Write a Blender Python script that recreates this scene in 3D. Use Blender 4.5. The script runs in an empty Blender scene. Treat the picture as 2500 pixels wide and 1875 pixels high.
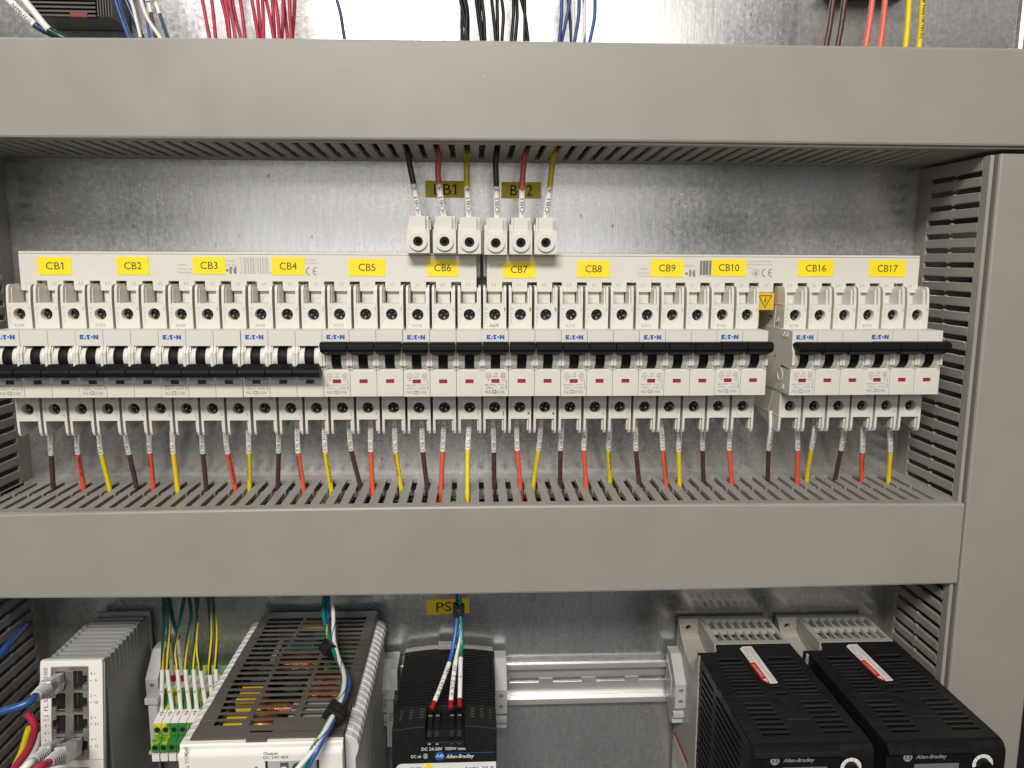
import bpy, bmesh, math, random
from mathutils import Vector, Matrix
random.seed(7)
S = bpy.context.scene
COL = S.collection
MM = 0.001
PI = math.pi

# ------------------------------------------------------------------ camera
CX, CY, CZ = -7.472, -599.02, 90.526          # millimetres, mounting plate at y = 0
YAW, PIT, ROL, FPX = 0.0496, 0.155, 0.0047, 1920.6
_fw = Vector((math.sin(YAW)*math.cos(PIT), math.cos(YAW)*math.cos(PIT), -math.sin(PIT)))
_r = Vector((math.cos(YAW), -math.sin(YAW), 0)); _u = _r.cross(_fw)
_r2 = _r*math.cos(ROL) + _u*math.sin(ROL); _u2 = -_r*math.sin(ROL) + _u*math.cos(ROL)
cam = bpy.data.cameras.new('camera'); cam_o = bpy.data.objects.new('camera', cam); COL.objects.link(cam_o)
cam_o.matrix_world = Matrix(((_r2.x, _u2.x, -_fw.x, CX*MM), (_r2.y, _u2.y, -_fw.y, CY*MM), (_r2.z, _u2.z, -_fw.z, CZ*MM), (0, 0, 0, 1)))
cam.sensor_width = 36; cam.lens = FPX/2500*36; cam.clip_start = 0.01; cam.clip_end = 50
S.camera = cam_o

def ray(px, py): return _fw + _r2*((px-1250)/FPX) - _u2*((py-937.5)/FPX)
def at(px, py, Y):                              # point seen at a photo pixel, at depth Y
    d = ray(px, py); t = (Y-CY)/d.y
    return Vector((CX+d.x*t, Y, CZ+d.z*t))
def atz(px, py, Z):
    d = ray(px, py); t = (Z-CZ)/d.z
    return Vector((CX+d.x*t, CY+d.y*t, Z))
def atx(px, py, X):
    d = ray(px, py); t = (X-CX)/d.x
    return Vector((X, CY+d.y*t, CZ+d.z*t))

# ------------------------------------------------------------------ world and lamps
W = bpy.data.worlds.new('World'); S.world = W; W.use_nodes = True
nt = W.node_tree; nt.nodes.clear()
wo = nt.nodes.new('ShaderNodeOutputWorld'); bg = nt.nodes.new('ShaderNodeBackground')
tc = nt.nodes.new('ShaderNodeTexCoord'); sx = nt.nodes.new('ShaderNodeSeparateXYZ')
nt.links.new(tc.outputs['Generated'], sx.inputs[0])
rmp = nt.nodes.new('ShaderNodeValToRGB')        # workshop: dark floor, mid walls, pale ceiling
mr = nt.nodes.new('ShaderNodeMapRange'); mr.inputs[1].default_value = -1; mr.inputs[2].default_value = 1
nt.links.new(sx.outputs[2], mr.inputs[0]); nt.links.new(mr.outputs[0], rmp.inputs[0])
els = rmp.color_ramp.elements
els[0].position = 0.0; els[0].color = (0.23, 0.225, 0.22, 1)
els[1].position = 1.0; els[1].color = (0.55, 0.53, 0.50, 1)
for p, c in ((0.38, (0.30, 0.295, 0.285, 1)), (0.50, (0.36, 0.35, 0.34, 1)), (0.62, (0.60, 0.58, 0.55, 1))):
    e = els.new(p); e.color = c
nz = nt.nodes.new('ShaderNodeTexNoise'); nz.inputs['Scale'].default_value = 2.3; nz.inputs['Detail'].default_value = 2
nt.links.new(tc.outputs['Generated'], nz.inputs['Vector'])
nr = nt.nodes.new('ShaderNodeMapRange'); nr.inputs[1].default_value = 0.35; nr.inputs[2].default_value = 0.68; nr.inputs[3].default_value = 0.45; nr.inputs[4].default_value = 1.5
nt.links.new(nz.outputs[0], nr.inputs[0])
mx = nt.nodes.new('ShaderNodeMix'); mx.data_type = 'RGBA'; mx.blend_type = 'MULTIPLY'; mx.inputs[0].default_value = 1
nt.links.new(rmp.outputs[0], mx.inputs[6]); nt.links.new(nr.outputs[0], mx.inputs[7])
nt.links.new(mx.outputs[2], bg.inputs[0]); bg.inputs[1].default_value = 0.37
nt.links.new(bg.outputs[0], wo.inputs[0])

def area(name, loc, target, sx_, sy_, power, col=(1, 0.96, 0.90)):
    l = bpy.data.lights.new(name, 'AREA'); l.shape = 'RECTANGLE'; l.size = sx_; l.size_y = sy_; l.energy = power; l.color = col
    o = bpy.data.objects.new(name, l); COL.objects.link(o); o.location = loc
    o.rotation_euler = (Vector(target)-Vector(loc)).to_track_quat('-Z', 'Y').to_euler(); return o
area('ceiling_lamp', (-0.30, -1.75, 1.30), (0, 0, 0.03), 0.95, 0.34, 47)
area('far_ceiling_lamp', (-0.02, -3.2, 1.04), (0, 0, 0.1), 2.0, 0.5, 10.5)
area('workshop_window', (-0.25, -3.6, 0.16), (0, 0, 0.1), 2.3, 0.6, 5.8, (1, 0.97, 0.93))  # added bright panel behind the camera, gives the plate its pale reflection
S.view_settings.view_transform = 'Standard'; S.view_settings.look = 'None'
S.view_settings.exposure = 0.0; S.view_settings.gamma = 1.0
try: S.view_settings.use_curve_mapping = False
except Exception: pass
S.render.engine = 'CYCLES'
S.cycles.max_bounces = 6; S.cycles.use_denoising = True; S.cycles.caustics_reflective = False; S.cycles.caustics_refractive = False

# ------------------------------------------------------------------ materials
def lin(r, g, b):
    f = lambda c: c/12.92 if c <= 0.04045 else ((c+0.055)/1.055)**2.4
    return (f(r/255), f(g/255), f(b/255), 1)
def mat(name, col, rough=0.45, metal=0.0, var=0.06, vscale=60, bump=0.0, bscale=900, spec=0.5, stretch=(1, 1, 1), **kw):
    m = bpy.data.materials.new(name); m.use_nodes = True; n = m.node_tree; L = n.links
    b = n.nodes['Principled BSDF']
    c = col if len(col) == 4 else (*col, 1)
    b.inputs['Base Color'].default_value = c; b.inputs['Roughness'].default_value = rough; b.inputs['Metallic'].default_value = metal
    b.inputs['Specular IOR Level'].default_value = spec
    t = n.nodes.new('ShaderNodeTexCoord'); mp = n.nodes.new('ShaderNodeMapping'); L.new(t.outputs['Object'], mp.inputs[0]); mp.inputs['Scale'].default_value = stretch
    no = n.nodes.new('ShaderNodeTexNoise'); no.inputs['Scale'].default_value = vscale; no.inputs['Detail'].default_value = 5; L.new(mp.outputs[0], no.inputs['Vector'])
    if var:
        r = n.nodes.new('ShaderNodeMapRange'); r.inputs[1].default_value = 0.3; r.inputs[2].default_value = 0.7; r.inputs[3].default_value = 1-var; r.inputs[4].default_value = 1+var*0.6
        L.new(no.outputs[0], r.inputs[0])
        x = n.nodes.new('ShaderNodeMix'); x.data_type = 'RGBA'; x.blend_type = 'MULTIPLY'; x.inputs[0].default_value = 1; x.inputs[6].default_value = c
        L.new(r.outputs[0], x.inputs[7]); L.new(x.outputs[2], b.inputs['Base Color'])
        r2 = n.nodes.new('ShaderNodeMapRange'); r2.inputs[1].default_value = 0.3; r2.inputs[2].default_value = 0.7; r2.inputs[3].default_value = max(0.02, rough-0.07); r2.inputs[4].default_value = min(1, rough+0.08)
        L.new(no.outputs[0], r2.inputs[0]); L.new(r2.outputs[0], b.inputs['Roughness'])
    if bump:
        nb = n.nodes.new('ShaderNodeTexNoise'); nb.inputs['Scale'].default_value = bscale; nb.inputs['Detail'].default_value = 3; L.new(mp.outputs[0], nb.inputs['Vector'])
        bp = n.nodes.new('ShaderNodeBump'); bp.inputs['Strength'].default_value = bump; bp.inputs['Distance'].default_value = 0.0003
        L.new(nb.outputs[0], bp.inputs['Height']); L.new(bp.outputs[0], b.inputs['Normal'])
    for k, v in kw.items():
        b.inputs[k.replace('_', ' ')].default_value = v
    return m

M = {}
M['duct'] = mat('duct_plastic', (0.312, 0.293, 0.267), 0.34, var=0.035, vscale=25, bump=0.05, bscale=1500)
M['duct_in'] = mat('duct_wall_plastic', (0.33, 0.315, 0.29), 0.42, var=0.04, vscale=30)
M['white'] = mat('breaker_plastic', (0.69, 0.667, 0.61), 0.42, var=0.03, vscale=45, bump=0.06, bscale=2500)
M['white2'] = mat('busbar_plastic', (0.69, 0.667, 0.605), 0.45, var=0.03, vscale=30, bump=0.06, bscale=2500)
M['tab'] = mat('busbar_tab_plastic', (0.62, 0.60, 0.54), 0.5, var=0.05)
M['seam'] = mat('seam_shadow_line', (0.10, 0.095, 0.09), 0.7, var=0)
M['black'] = mat('lever_plastic', (0.008, 0.0075, 0.0075), 0.5, var=0.2, vscale=200, bump=0.1, bscale=1800, spec=0.18)
M['matblack'] = mat('dark_plastic', (0.009, 0.0085, 0.0085), 0.5, var=0.15, vscale=120, bump=0.12, bscale=2200, spec=0.42)
M['hole'] = mat('dark_recess', (0.004, 0.004, 0.004), 0.8, var=0)
M['screw'] = mat('screw_steel', (0.035, 0.035, 0.037), 0.25, metal=0.8, var=0.2, vscale=700)
M['gloss_black'] = mat('moulded_rim_plastic', (0.045, 0.043, 0.041), 0.26, var=0.1, spec=0.6)  # lightened black that paints highlights along the drive slots
M['glint'] = mat('screw_edge', (0.22, 0.22, 0.22), 0.3, metal=0.9, var=0.1)  # lighter steel colour standing in for glints on the terminal screws
M['red_ind'] = mat('indicator_red', (0.33, 0.022, 0.02), 0.35)
M['green_ind'] = mat('indicator_green', (0.01, 0.045, 0.04), 0.35)
M['ink'] = mat('ink_black', (0.012, 0.012, 0.012), 0.6, var=0)
M['ink_gray'] = mat('ink_gray', (0.21, 0.20, 0.185), 0.6, var=0)
M['ink_pale'] = mat('ink_pale', (0.33, 0.315, 0.29), 0.6, var=0)
M['ink_blue'] = mat('ink_blue', (0.012, 0.11, 0.42), 0.5, var=0)
M['ink_white'] = mat('ink_white', (0.75, 0.74, 0.72), 0.6, var=0)
M['ink_silver'] = mat('ink_silver', (0.30, 0.30, 0.31), 0.5, var=0)
M['yellow'] = mat('sticker_yellow', (0.95, 0.74, 0.02), 0.4, var=0.03, vscale=80, bump=0.05, bscale=400)
M['yellow_cap'] = mat('cap_yellow', (0.72, 0.46, 0.02), 0.35, var=0.04)
M['sleeve'] = mat('sleeve_white', (0.80, 0.775, 0.73), 0.42, var=0.03)
M['w_brown'] = mat('wire_brown', (0.085, 0.040, 0.033), 0.28, var=0.1, vscale=150)
M['w_red'] = mat('wire_orange_red', (0.76, 0.112, 0.050), 0.28, var=0.08, vscale=150)
M['w_coral'] = mat('wire_coral', (0.78, 0.16, 0.115), 0.3, var=0.06, vscale=150)
M['w_yellow'] = mat('wire_yellow', (0.80, 0.60, 0.015), 0.28, var=0.06, vscale=150)
M['w_crimson'] = mat('wire_crimson', (0.46, 0.028, 0.068), 0.26, var=0.12, vscale=150)
M['w_pink'] = mat('wire_pink', (0.52, 0.07, 0.11), 0.3, var=0.12, vscale=150)
M['w_blue'] = mat('wire_blue', (0.018, 0.065, 0.24), 0.3, var=0.1, vscale=150)
M['cable_blue'] = mat('cable_blue', (0.025, 0.080, 0.27), 0.32, var=0.1, vscale=150)
M['w_navy'] = mat('wire_navy', (0.010, 0.035, 0.12), 0.3, var=0.1, vscale=150)
M['w_black'] = mat('wire_black', (0.008, 0.008, 0.008), 0.2, var=0.1, vscale=150)
M['w_white'] = mat('wire_white', (0.76, 0.72, 0.66), 0.35, var=0.05)
M['w_dkgreen'] = mat('wire_dark_green', (0.010, 0.060, 0.055), 0.3, var=0.1)
M['w_green'] = mat('wire_green', (0.010, 0.20, 0.125), 0.28, var=0.08)
M['w_bright_blue'] = mat('wire_bright_blue', (0.03, 0.13, 0.45), 0.28, var=0.08)
M['w_maroon'] = mat('wire_maroon', (0.10, 0.012, 0.018), 0.3, var=0.1)
M['ferrule'] = mat('ferrule_red', (0.36, 0.010, 0.012), 0.3, var=0.1)
M['gray'] = mat('gray_plastic', (0.30, 0.30, 0.295), 0.42, var=0.05, bump=0.05, bscale=1800)
M['bracket'] = mat('bracket_plastic', (0.44, 0.445, 0.44), 0.4, var=0.05, bump=0.05, bscale=1800)
M['drive_gray'] = mat('drive_gray_plastic', (0.40, 0.38, 0.335), 0.36, var=0.05, bump=0.04, bscale=1800)
M['face_white'] = mat('face_white_plastic', (0.82, 0.79, 0.75), 0.38, var=0.03)
M['nickel'] = mat('nickel_shield', (0.62, 0.56, 0.48), 0.33, metal=0.9, var=0.08, vscale=120)
M['rail'] = mat('rail_zinc', (0.80, 0.79, 0.775), 0.36, metal=0.8, var=0.06, vscale=60, stretch=(0.05, 1, 1))
M['fin'] = mat('fin_aluminium', (0.74, 0.725, 0.71), 0.5, metal=0.15, var=0.05, vscale=60)
M['grill'] = mat('grill_paint', (0.10, 0.089, 0.078), 0.36, var=0.1, vscale=40, bump=0.06, bscale=1500)
M['gold'] = mat('film_yellow', (0.74, 0.45, 0.04), 0.35, var=0.1)
M['pcb'] = mat('board_green', (0.012, 0.10, 0.06), 0.35, var=0.2, vscale=200)
M['gray_dark'] = mat('device_dark_gray', (0.085, 0.079, 0.073), 0.45, var=0.1)
M['rust'] = mat('insert_orange', (0.20, 0.035, 0.018), 0.4, var=0.1)
M['tg'] = mat('terminal_green', (0.035, 0.21, 0.040), 0.42, var=0.1)
M['gray_lab'] = mat('screen_gray', (0.16, 0.155, 0.145), 0.3, var=0.05)
M['warn_red'] = mat('warning_red', (0.62, 0.012, 0.035), 0.4, var=0.03)
M['warn_orange'] = mat('warning_orange', (0.85, 0.42, 0.02), 0.4, var=0.03)
M['enc'] = mat('enclosure_paint', (0.035, 0.030, 0.026), 0.5, var=0.08)
M['led'] = mat('lens_gray', (0.35, 0.36, 0.30), 0.12, var=0.1)
M['clear'] = mat('clear_polycarbonate', (0.97, 0.96, 0.97), 0.10, var=0, bump=0.2, bscale=160, Transmission_Weight=0.5, IOR=1.4)

def mat_tg_mix():
    m = mat('terminal_green_yellow', (0.5, 0.5, 0.05), 0.42, var=0)
    n = m.node_tree; L = n.links; b = n.nodes['Principled BSDF']
    oi = n.nodes.new('ShaderNodeObjectInfo'); t = n.nodes.new('ShaderNodeTexCoord')
    ad = n.nodes.new('ShaderNodeVectorMath'); ad.operation = 'ADD'; L.new(t.outputs['Object'], ad.inputs[0]); L.new(oi.outputs['Location'], ad.inputs[1])
    no = n.nodes.new('ShaderNodeTexNoise'); no.inputs['Scale'].default_value = 130; no.inputs['Detail'].default_value = 2; L.new(ad.outputs[0], no.inputs['Vector'])
    r = n.nodes.new('ShaderNodeValToRGB'); e = r.color_ramp.elements
    e[0].position = 0.44; e[0].color = (0.05, 0.24, 0.035, 1); e[1].position = 0.60; e[1].color = (0.62, 0.58, 0.03, 1)
    L.new(no.outputs[0], r.inputs[0]); L.new(r.outputs[0], b.inputs['Base Color']); return m
M['tgy'] = mat_tg_mix()

def mat_copper(name, col):
    m = mat(name, col, 0.28, metal=1.0, var=0)
    n = m.node_tree; L = n.links; b = n.nodes['Principled BSDF']
    t = n.nodes.new('ShaderNodeTexCoord'); w = n.nodes.new('ShaderNodeTexWave'); w.inputs['Scale'].default_value = 260; w.inputs['Distortion'].default_value = 1.5
    L.new(t.outputs['Object'], w.inputs['Vector'])
    bp = n.nodes.new('ShaderNodeBump'); bp.inputs['Strength'].default_value = 1.0; bp.inputs['Distance'].default_value = 0.0006
    L.new(w.outputs[1], bp.inputs['Height']); L.new(bp.outputs[0], b.inputs['Normal']); return m
M['copper'] = mat_copper('copper_winding', (0.85, 0.34, 0.13))

def mat_plate():
    m = bpy.data.materials.new('galvanised_steel'); m.use_nodes = True; n = m.node_tree; L = n.links; b = n.nodes['Principled BSDF']
    b.inputs['Metallic'].default_value = 0.85
    t = n.nodes.new('ShaderNodeTexCoord')
    def mp(scale):
        x = n.nodes.new('ShaderNodeMapping'); x.inputs['Scale'].default_value = scale; L.new(t.outputs['Object'], x.inputs[0]); return x
    def noise(vec, sc, det=4, rough=0.5):
        x = n.nodes.new('ShaderNodeTexNoise'); x.inputs['Scale'].default_value = sc; x.inputs['Detail'].default_value = det; x.inputs['Roughness'].default_value = rough; L.new(vec.outputs[0], x.inputs['Vector']); return x
    def rng(src, a, b_, c, d):
        x = n.nodes.new('ShaderNodeMapRange'); x.inputs[1].default_value = a; x.inputs[2].default_value = b_; x.inputs[3].default_value = c; x.inputs[4].default_value = d; L.new(src, x.inputs[0]); return x
    def mth(op, a, b_):
        x = n.nodes.new('ShaderNodeMath'); x.operation = op
        for i, v in enumerate((a, b_)):
            if isinstance(v, (int, float)): x.inputs[i].default_value = v
            else: L.new(v, x.inputs[i])
        return x
    plain = mp((1, 1, 1)); brush = mp((9, 1, 0.7)); pits = mp((1, 1, 0.55))
    big = noise(plain, 7, 5, 0.6); mott = noise(plain, 260, 5, 0.65); streak = noise(brush, 60, 4, 0.6); fine = noise(pits, 1100, 3, 0.6)
    vor = n.nodes.new('ShaderNodeTexVoronoi'); vor.inputs['Scale'].default_value = 95; L.new(pits.outputs[0], vor.inputs['Vector'])
    pit = rng(vor.outputs['Distance'], 0.03, 0.10, 0.0, 1.0)
    gate = rng(noise(plain, 22, 3).outputs[0], 0.44, 0.58, 1.0, 0.0)
    pit2 = mth('MAXIMUM', pit.outputs[0], gate.outputs[0])
    # base value
    v1 = rng(big.outputs[0], 0.3, 0.7, 0.60, 0.80); v2 = rng(mott.outputs[0], 0.35, 0.65, 0.87, 1.08); v3 = rng(streak.outputs[0], 0.3, 0.7, 0.90, 1.08)
    v = mth('MULTIPLY', mth('MULTIPLY', v1.outputs[0], v2.outputs[0]).outputs[0], v3.outputs[0])
    vp = mth('MULTIPLY', v.outputs[0], rng(pit2.outputs[0], 0, 1, 0.45, 1).outputs[0])
    tint = n.nodes.new('ShaderNodeMix'); tint.data_type = 'RGBA'; tint.inputs[6].default_value = (0.98, 1.0, 1.0, 1); tint.inputs[7].default_value = (1.02, 0.995, 0.995, 1)
    L.new(noise(plain, 14, 3).outputs[0], tint.inputs[0])
    col = n.nodes.new('ShaderNodeMix'); col.data_type = 'RGBA'; col.blend_type = 'MULTIPLY'; col.inputs[0].default_value = 1
    L.new(tint.outputs[2], col.inputs[6]); L.new(vp.outputs[0], col.inputs[7]); L.new(col.outputs[2], b.inputs['Base Color'])
    ro = mth('ADD', rng(mott.outputs[0], 0.3, 0.7, 0.17, 0.26).outputs[0], rng(big.outputs[0], 0.3, 0.7, -0.06, 0.10).outputs[0])
    L.new(ro.outputs[0], b.inputs['Roughness'])
    bp = n.nodes.new('ShaderNodeBump'); bp.inputs['Strength'].default_value = 0.12; bp.inputs['Distance'].default_value = 0.0003
    h = mth('ADD', mth('ADD', mott.outputs[0], mth('MULTIPLY', fine.outputs[0], 0.5).outputs[0]).outputs[0], mth('ADD', mth('MULTIPLY', streak.outputs[0], 0.5).outputs[0], pit2.outputs[0]).outputs[0])
    L.new(h.outputs[0], bp.inputs['Height']); L.new(bp.outputs[0], b.inputs['Normal'])
    return m
M['plate'] = mat_plate()
def scuff(m):
    # sparse pale specks and faint drag marks on the duct covers
    n = m.node_tree; L = n.links; b = n.nodes['Principled BSDF']; src = b.inputs['Base Color'].links[0].from_socket
    t = n.nodes.new('ShaderNodeTexCoord'); v = n.nodes.new('ShaderNodeTexVoronoi'); v.inputs['Scale'].default_value = 42; L.new(t.outputs['Object'], v.inputs['Vector'])
    a = n.nodes.new('ShaderNodeMath'); a.operation = 'LESS_THAN'; a.inputs[1].default_value = 0.022; L.new(v.outputs['Distance'], a.inputs[0])
    s = n.nodes.new('ShaderNodeSeparateColor'); L.new(v.outputs['Color'], s.inputs[0]); c = n.nodes.new('ShaderNodeMath'); c.operation = 'GREATER_THAN'; c.inputs[1].default_value = 0.80; L.new(s.outputs[0], c.inputs[0])
    d = n.nodes.new('ShaderNodeMath'); d.operation = 'MULTIPLY'; L.new(a.outputs[0], d.inputs[0]); L.new(c.outputs[0], d.inputs[1])
    mp = n.nodes.new('ShaderNodeMapping'); mp.inputs['Scale'].default_value = (3, 1, 55); mp.inputs['Rotation'].default_value = (0, 0.5, 0); L.new(t.outputs['Object'], mp.inputs[0])
    no = n.nodes.new('ShaderNodeTexNoise'); no.inputs['Scale'].default_value = 9; no.inputs['Detail'].default_value = 3; L.new(mp.outputs[0], no.inputs['Vector'])
    g = n.nodes.new('ShaderNodeMapRange'); g.inputs[1].default_value = 0.70; g.inputs[2].default_value = 0.80; g.inputs[4].default_value = 0.16; L.new(no.outputs[0], g.inputs[0])
    e = n.nodes.new('ShaderNodeMath'); e.operation = 'MAXIMUM'; L.new(d.outputs[0], e.inputs[0]); L.new(g.outputs[0], e.inputs[1])
    x = n.nodes.new('ShaderNodeMix'); x.data_type = 'RGBA'; L.new(e.outputs[0], x.inputs[0]); L.new(src, x.inputs[6]); x.inputs[7].default_value = (0.58, 0.56, 0.53, 1); L.new(x.outputs[2], b.inputs['Base Color'])
scuff(M['duct'])

# ------------------------------------------------------------------ mesh helpers (all lengths in millimetres)
_tc = {}
def _raw_text(s, shear, bold):
    cu = bpy.data.curves.new('tmp_text', 'FONT'); cu.body = s; cu.resolution_u = 3; cu.shear = shear; cu.offset = bold; cu.align_x = 'LEFT'
    ob = bpy.data.objects.new('tmp_text', cu); COL.objects.link(ob)
    dg = bpy.context.evaluated_depsgraph_get(); me = bpy.data.meshes.new_from_object(ob.evaluated_get(dg))
    vs = [(v.co.x, v.co.y) for v in me.vertices]; fs = [tuple(p.vertices) for p in me.polygons]
    bpy.data.meshes.remove(me); bpy.data.objects.remove(ob); bpy.data.curves.remove(cu)
    return vs, fs
def text2d(s, shear=0.0, bold=0.0):
    key = (s, shear, bold)
    if key not in _tc:
        vs, fs = _raw_text(s, shear, bold)
        for i, ch in enumerate(s):
            if ch == '1':                       # give the plain stroke of the figure one its flag
                R_ = max(v[0] for v in _raw_text(s[:i+1], shear, bold)[0])-0.098-bold*2; o = len(vs)
                vs = vs+[(R_+.01, 0.682+bold), (R_-.15, 0.565), (R_-.15, 0.485), (R_+.01, 0.575)]; fs = fs+[(o, o+1, o+2, o+3)]
        x0 = min(v[0] for v in vs); x1 = max(v[0] for v in vs)
        _tc[key] = ([(x-x0, y) for x, y in vs], fs, x1-x0)
    return _tc[key]
CAP = 0.692

class MB:
    def __init__(self): self.v = []; self.f = []; self.m = []; self.sm = []
    def add(self, vs, fs, mi=0, smooth=False):
        o = len(self.v); self.v += [tuple(p) for p in vs]
        for k, f in enumerate(fs):
            self.f.append(tuple(i+o for i in f)); self.m.append(mi if isinstance(mi, int) else mi[k]); self.sm.append(smooth)
        return self
    def box(self, x0, x1, y0, y1, z0, z1, mi=0):
        vs = [(x, y, z) for x in (x0, x1) for y in (y0, y1) for z in (z0, z1)]
        return self.add(vs, [(0, 1, 3, 2), (4, 6, 7, 5), (0, 4, 5, 1), (2, 3, 7, 6), (0, 2, 6, 4), (1, 5, 7, 3)], mi)
    def prism(self, poly, a, b, axis='x', mi=0, smooth=False):
        # poly in the two other axes: x -> (y,z), y -> (x,z), z -> (x,y)
        put = {'x': lambda p, t: (t, p[0], p[1]), 'y': lambda p, t: (p[0], t, p[1]), 'z': lambda p, t: (p[0], p[1], t)}[axis]
        n = len(poly); vs = [put(p, a) for p in poly] + [put(p, b) for p in poly]
        fs = [tuple(range(n)), tuple(range(2*n-1, n-1, -1))] + [(i, (i+1) % n + 0, (i+1) % n + n, i+n) for i in range(n)]
        return self.add(vs, fs, mi, smooth)
    def hexa(self, p8, mi=0):
        # p8: four bottom corners then four top corners, same order
        return self.add(p8, [(3, 2, 1, 0), (4, 5, 6, 7), (0, 1, 5, 4), (1, 2, 6, 5), (2, 3, 7, 6), (3, 0, 4, 7)], mi)
    def cyl(self, c, r, a, b, axis='y', seg=20, mi=0, r2=None, smooth=True, caps=True):
        r2 = r if r2 is None else r2
        put = {'x': lambda u, w, t: (t, c[0]+u, c[1]+w), 'y': lambda u, w, t: (c[0]+u, t, c[1]+w), 'z': lambda u, w, t: (c[0]+u, c[1]+w, t)}[axis]
        vs = [put(r*math.cos(2*PI*i/seg), r*math.sin(2*PI*i/seg), a) for i in range(seg)] + [put(r2*math.cos(2*PI*i/seg), r2*math.sin(2*PI*i/seg), b) for i in range(seg)]
        self.add(vs, [(i, (i+1) % seg, (i+1) % seg+seg, i+seg) for i in range(seg)], mi, smooth)
        if caps:
            self.add(vs[:seg], [tuple(range(seg))], mi); self.add(vs[seg:], [tuple(range(seg))[::-1]], mi)
        return self
    def tube_hole(self, c, ro, ri, a, b, axis='y', seg=24, mi=0):     # ring with a hole, open tube wall
        put = {'y': lambda u, w, t: (c[0]+u, t, c[1]+w), 'x': lambda u, w, t: (t, c[0]+u, c[1]+w), 'z': lambda u, w, t: (c[0]+u, c[1]+w, t)}[axis]
        P = lambda r, t: [put(r*math.cos(2*PI*i/seg), r*math.sin(2*PI*i/seg), t) for i in range(seg)]
        vs = P(ro, a)+P(ri, a)+P(ri, b)+P(ro, b); fs = []; 
        for i in range(seg):
            j = (i+1) % seg
            fs += [(i, j, j+seg, i+seg), (i+2*seg, j+2*seg, j+3*seg, i+3*seg)]
        self.add(vs, fs, mi)
        return self.add(vs, [(i+seg, (i+1) % seg+seg, (i+1) % seg+2*seg, i+2*seg) for i in range(seg)] + [(i+3*seg, (i+1) % seg+3*seg, (i+1) % seg, i) for i in range(seg)], mi, True)
    def holed(self, x0, x1, z0, z1, y0, y1, c, r, seg=24, mi=0):
        # block with front face at y0 (towards the viewer) pierced by a round well down to y1
        ang = [2*PI*i/seg+PI/4 for i in range(seg)]
        def outer(a):
            dx, dz = math.cos(a), math.sin(a)
            ts = []
            if dx > 1e-6: ts.append((x1-c[0])/dx)
            if dx < -1e-6: ts.append((x0-c[0])/dx)
            if dz > 1e-6: ts.append((z1-c[1])/dz)
            if dz < -1e-6: ts.append((z0-c[1])/dz)
            t = min(ts); return (c[0]+dx*t, c[1]+dz*t)
        ca = [math.atan2(z-c[1], x-c[0]) % (2*PI) for x, z in ((x1, z1), (x0, z1), (x0, z0), (x1, z0))]
        ang = sorted(set([round(a % (2*PI), 5) for a in ang] + [round(a, 5) for a in ca]))
        n = len(ang); O = [outer(a) for a in ang]; I = [(c[0]+r*math.cos(a), c[1]+r*math.sin(a)) for a in ang]
        vs = [(x, y0, z) for x, z in O] + [(x, y0, z) for x, z in I] + [(x, y1, z) for x, z in I] + [(x, y1, z) for x, z in O]
        self.add(vs, [(i, (i+1) % n, (i+1) % n+n, i+n) for i in range(n)] + [(i+3*n, (i+1) % n+3*n, (i+1) % n, i) for i in range(n)], mi)
        return self.add(vs, [(i+n, (i+1) % n+n, (i+1) % n+2*n, i+2*n) for i in range(n)], mi, True)
    def tube(self, pts, r, seg=10, mi=0, caps=True, stripe=None, twist=0.0, r1=None):
        P = [Vector(p) for p in pts]; n = len(P)
        T = [(P[min(i+1, n-1)]-P[max(i-1, 0)]).normalized() for i in range(n)]
        up = Vector((0, -1, 0)); 
        if abs(T[0].dot(up)) > 0.95: up = Vector((1, 0, 0))
        N = (up-T[0]*up.dot(T[0])).normalized(); vs = []; fs = []; ms = []; L = 0
        for i in range(n):
            if i: N = (N-T[i]*N.dot(T[i])).normalized(); L += (P[i]-P[i-1]).length
            B = T[i].cross(N); rr = r if r1 is None else r+(r1-r)*i/(n-1)
            for k in range(seg):
                a = 2*PI*k/seg+L*twist
                vs.append(P[i]+(N*math.cos(a)+B*math.sin(a))*rr)
        for i in range(n-1):
            for k in range(seg):
                fs.append((i*seg+k, i*seg+(k+1) % seg, (i+1)*seg+(k+1) % seg, (i+1)*seg+k)); ms.append(stripe[1] if stripe and k in stripe[0] else mi)
        self.add(vs, fs, ms, True)
        if caps: self.add(vs[:seg], [tuple(range(seg))[::-1]], mi); self.add(vs[-seg:], [tuple(range(seg))], mi)
        return self
    def text(self, s, h, o, right=(1, 0, 0), up=(0, 0, 1), mi=0, w=None, align='C', shear=0.0, bold=0.0, vc=True):
        vs, fs, tw = text2d(s, shear, bold); k = h/CAP; kx = k if w is None else w/tw
        R = Vector(right); U = Vector(up); O = Vector(o); W_ = tw*kx
        ox = {'C': -W_/2, 'L': 0, 'R': -W_}[align]; oy = -h/2 if vc else 0
        return self.add([O+R*(x*kx+ox)+U*(y*k+oy) for x, y in vs], fs, mi)
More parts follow.
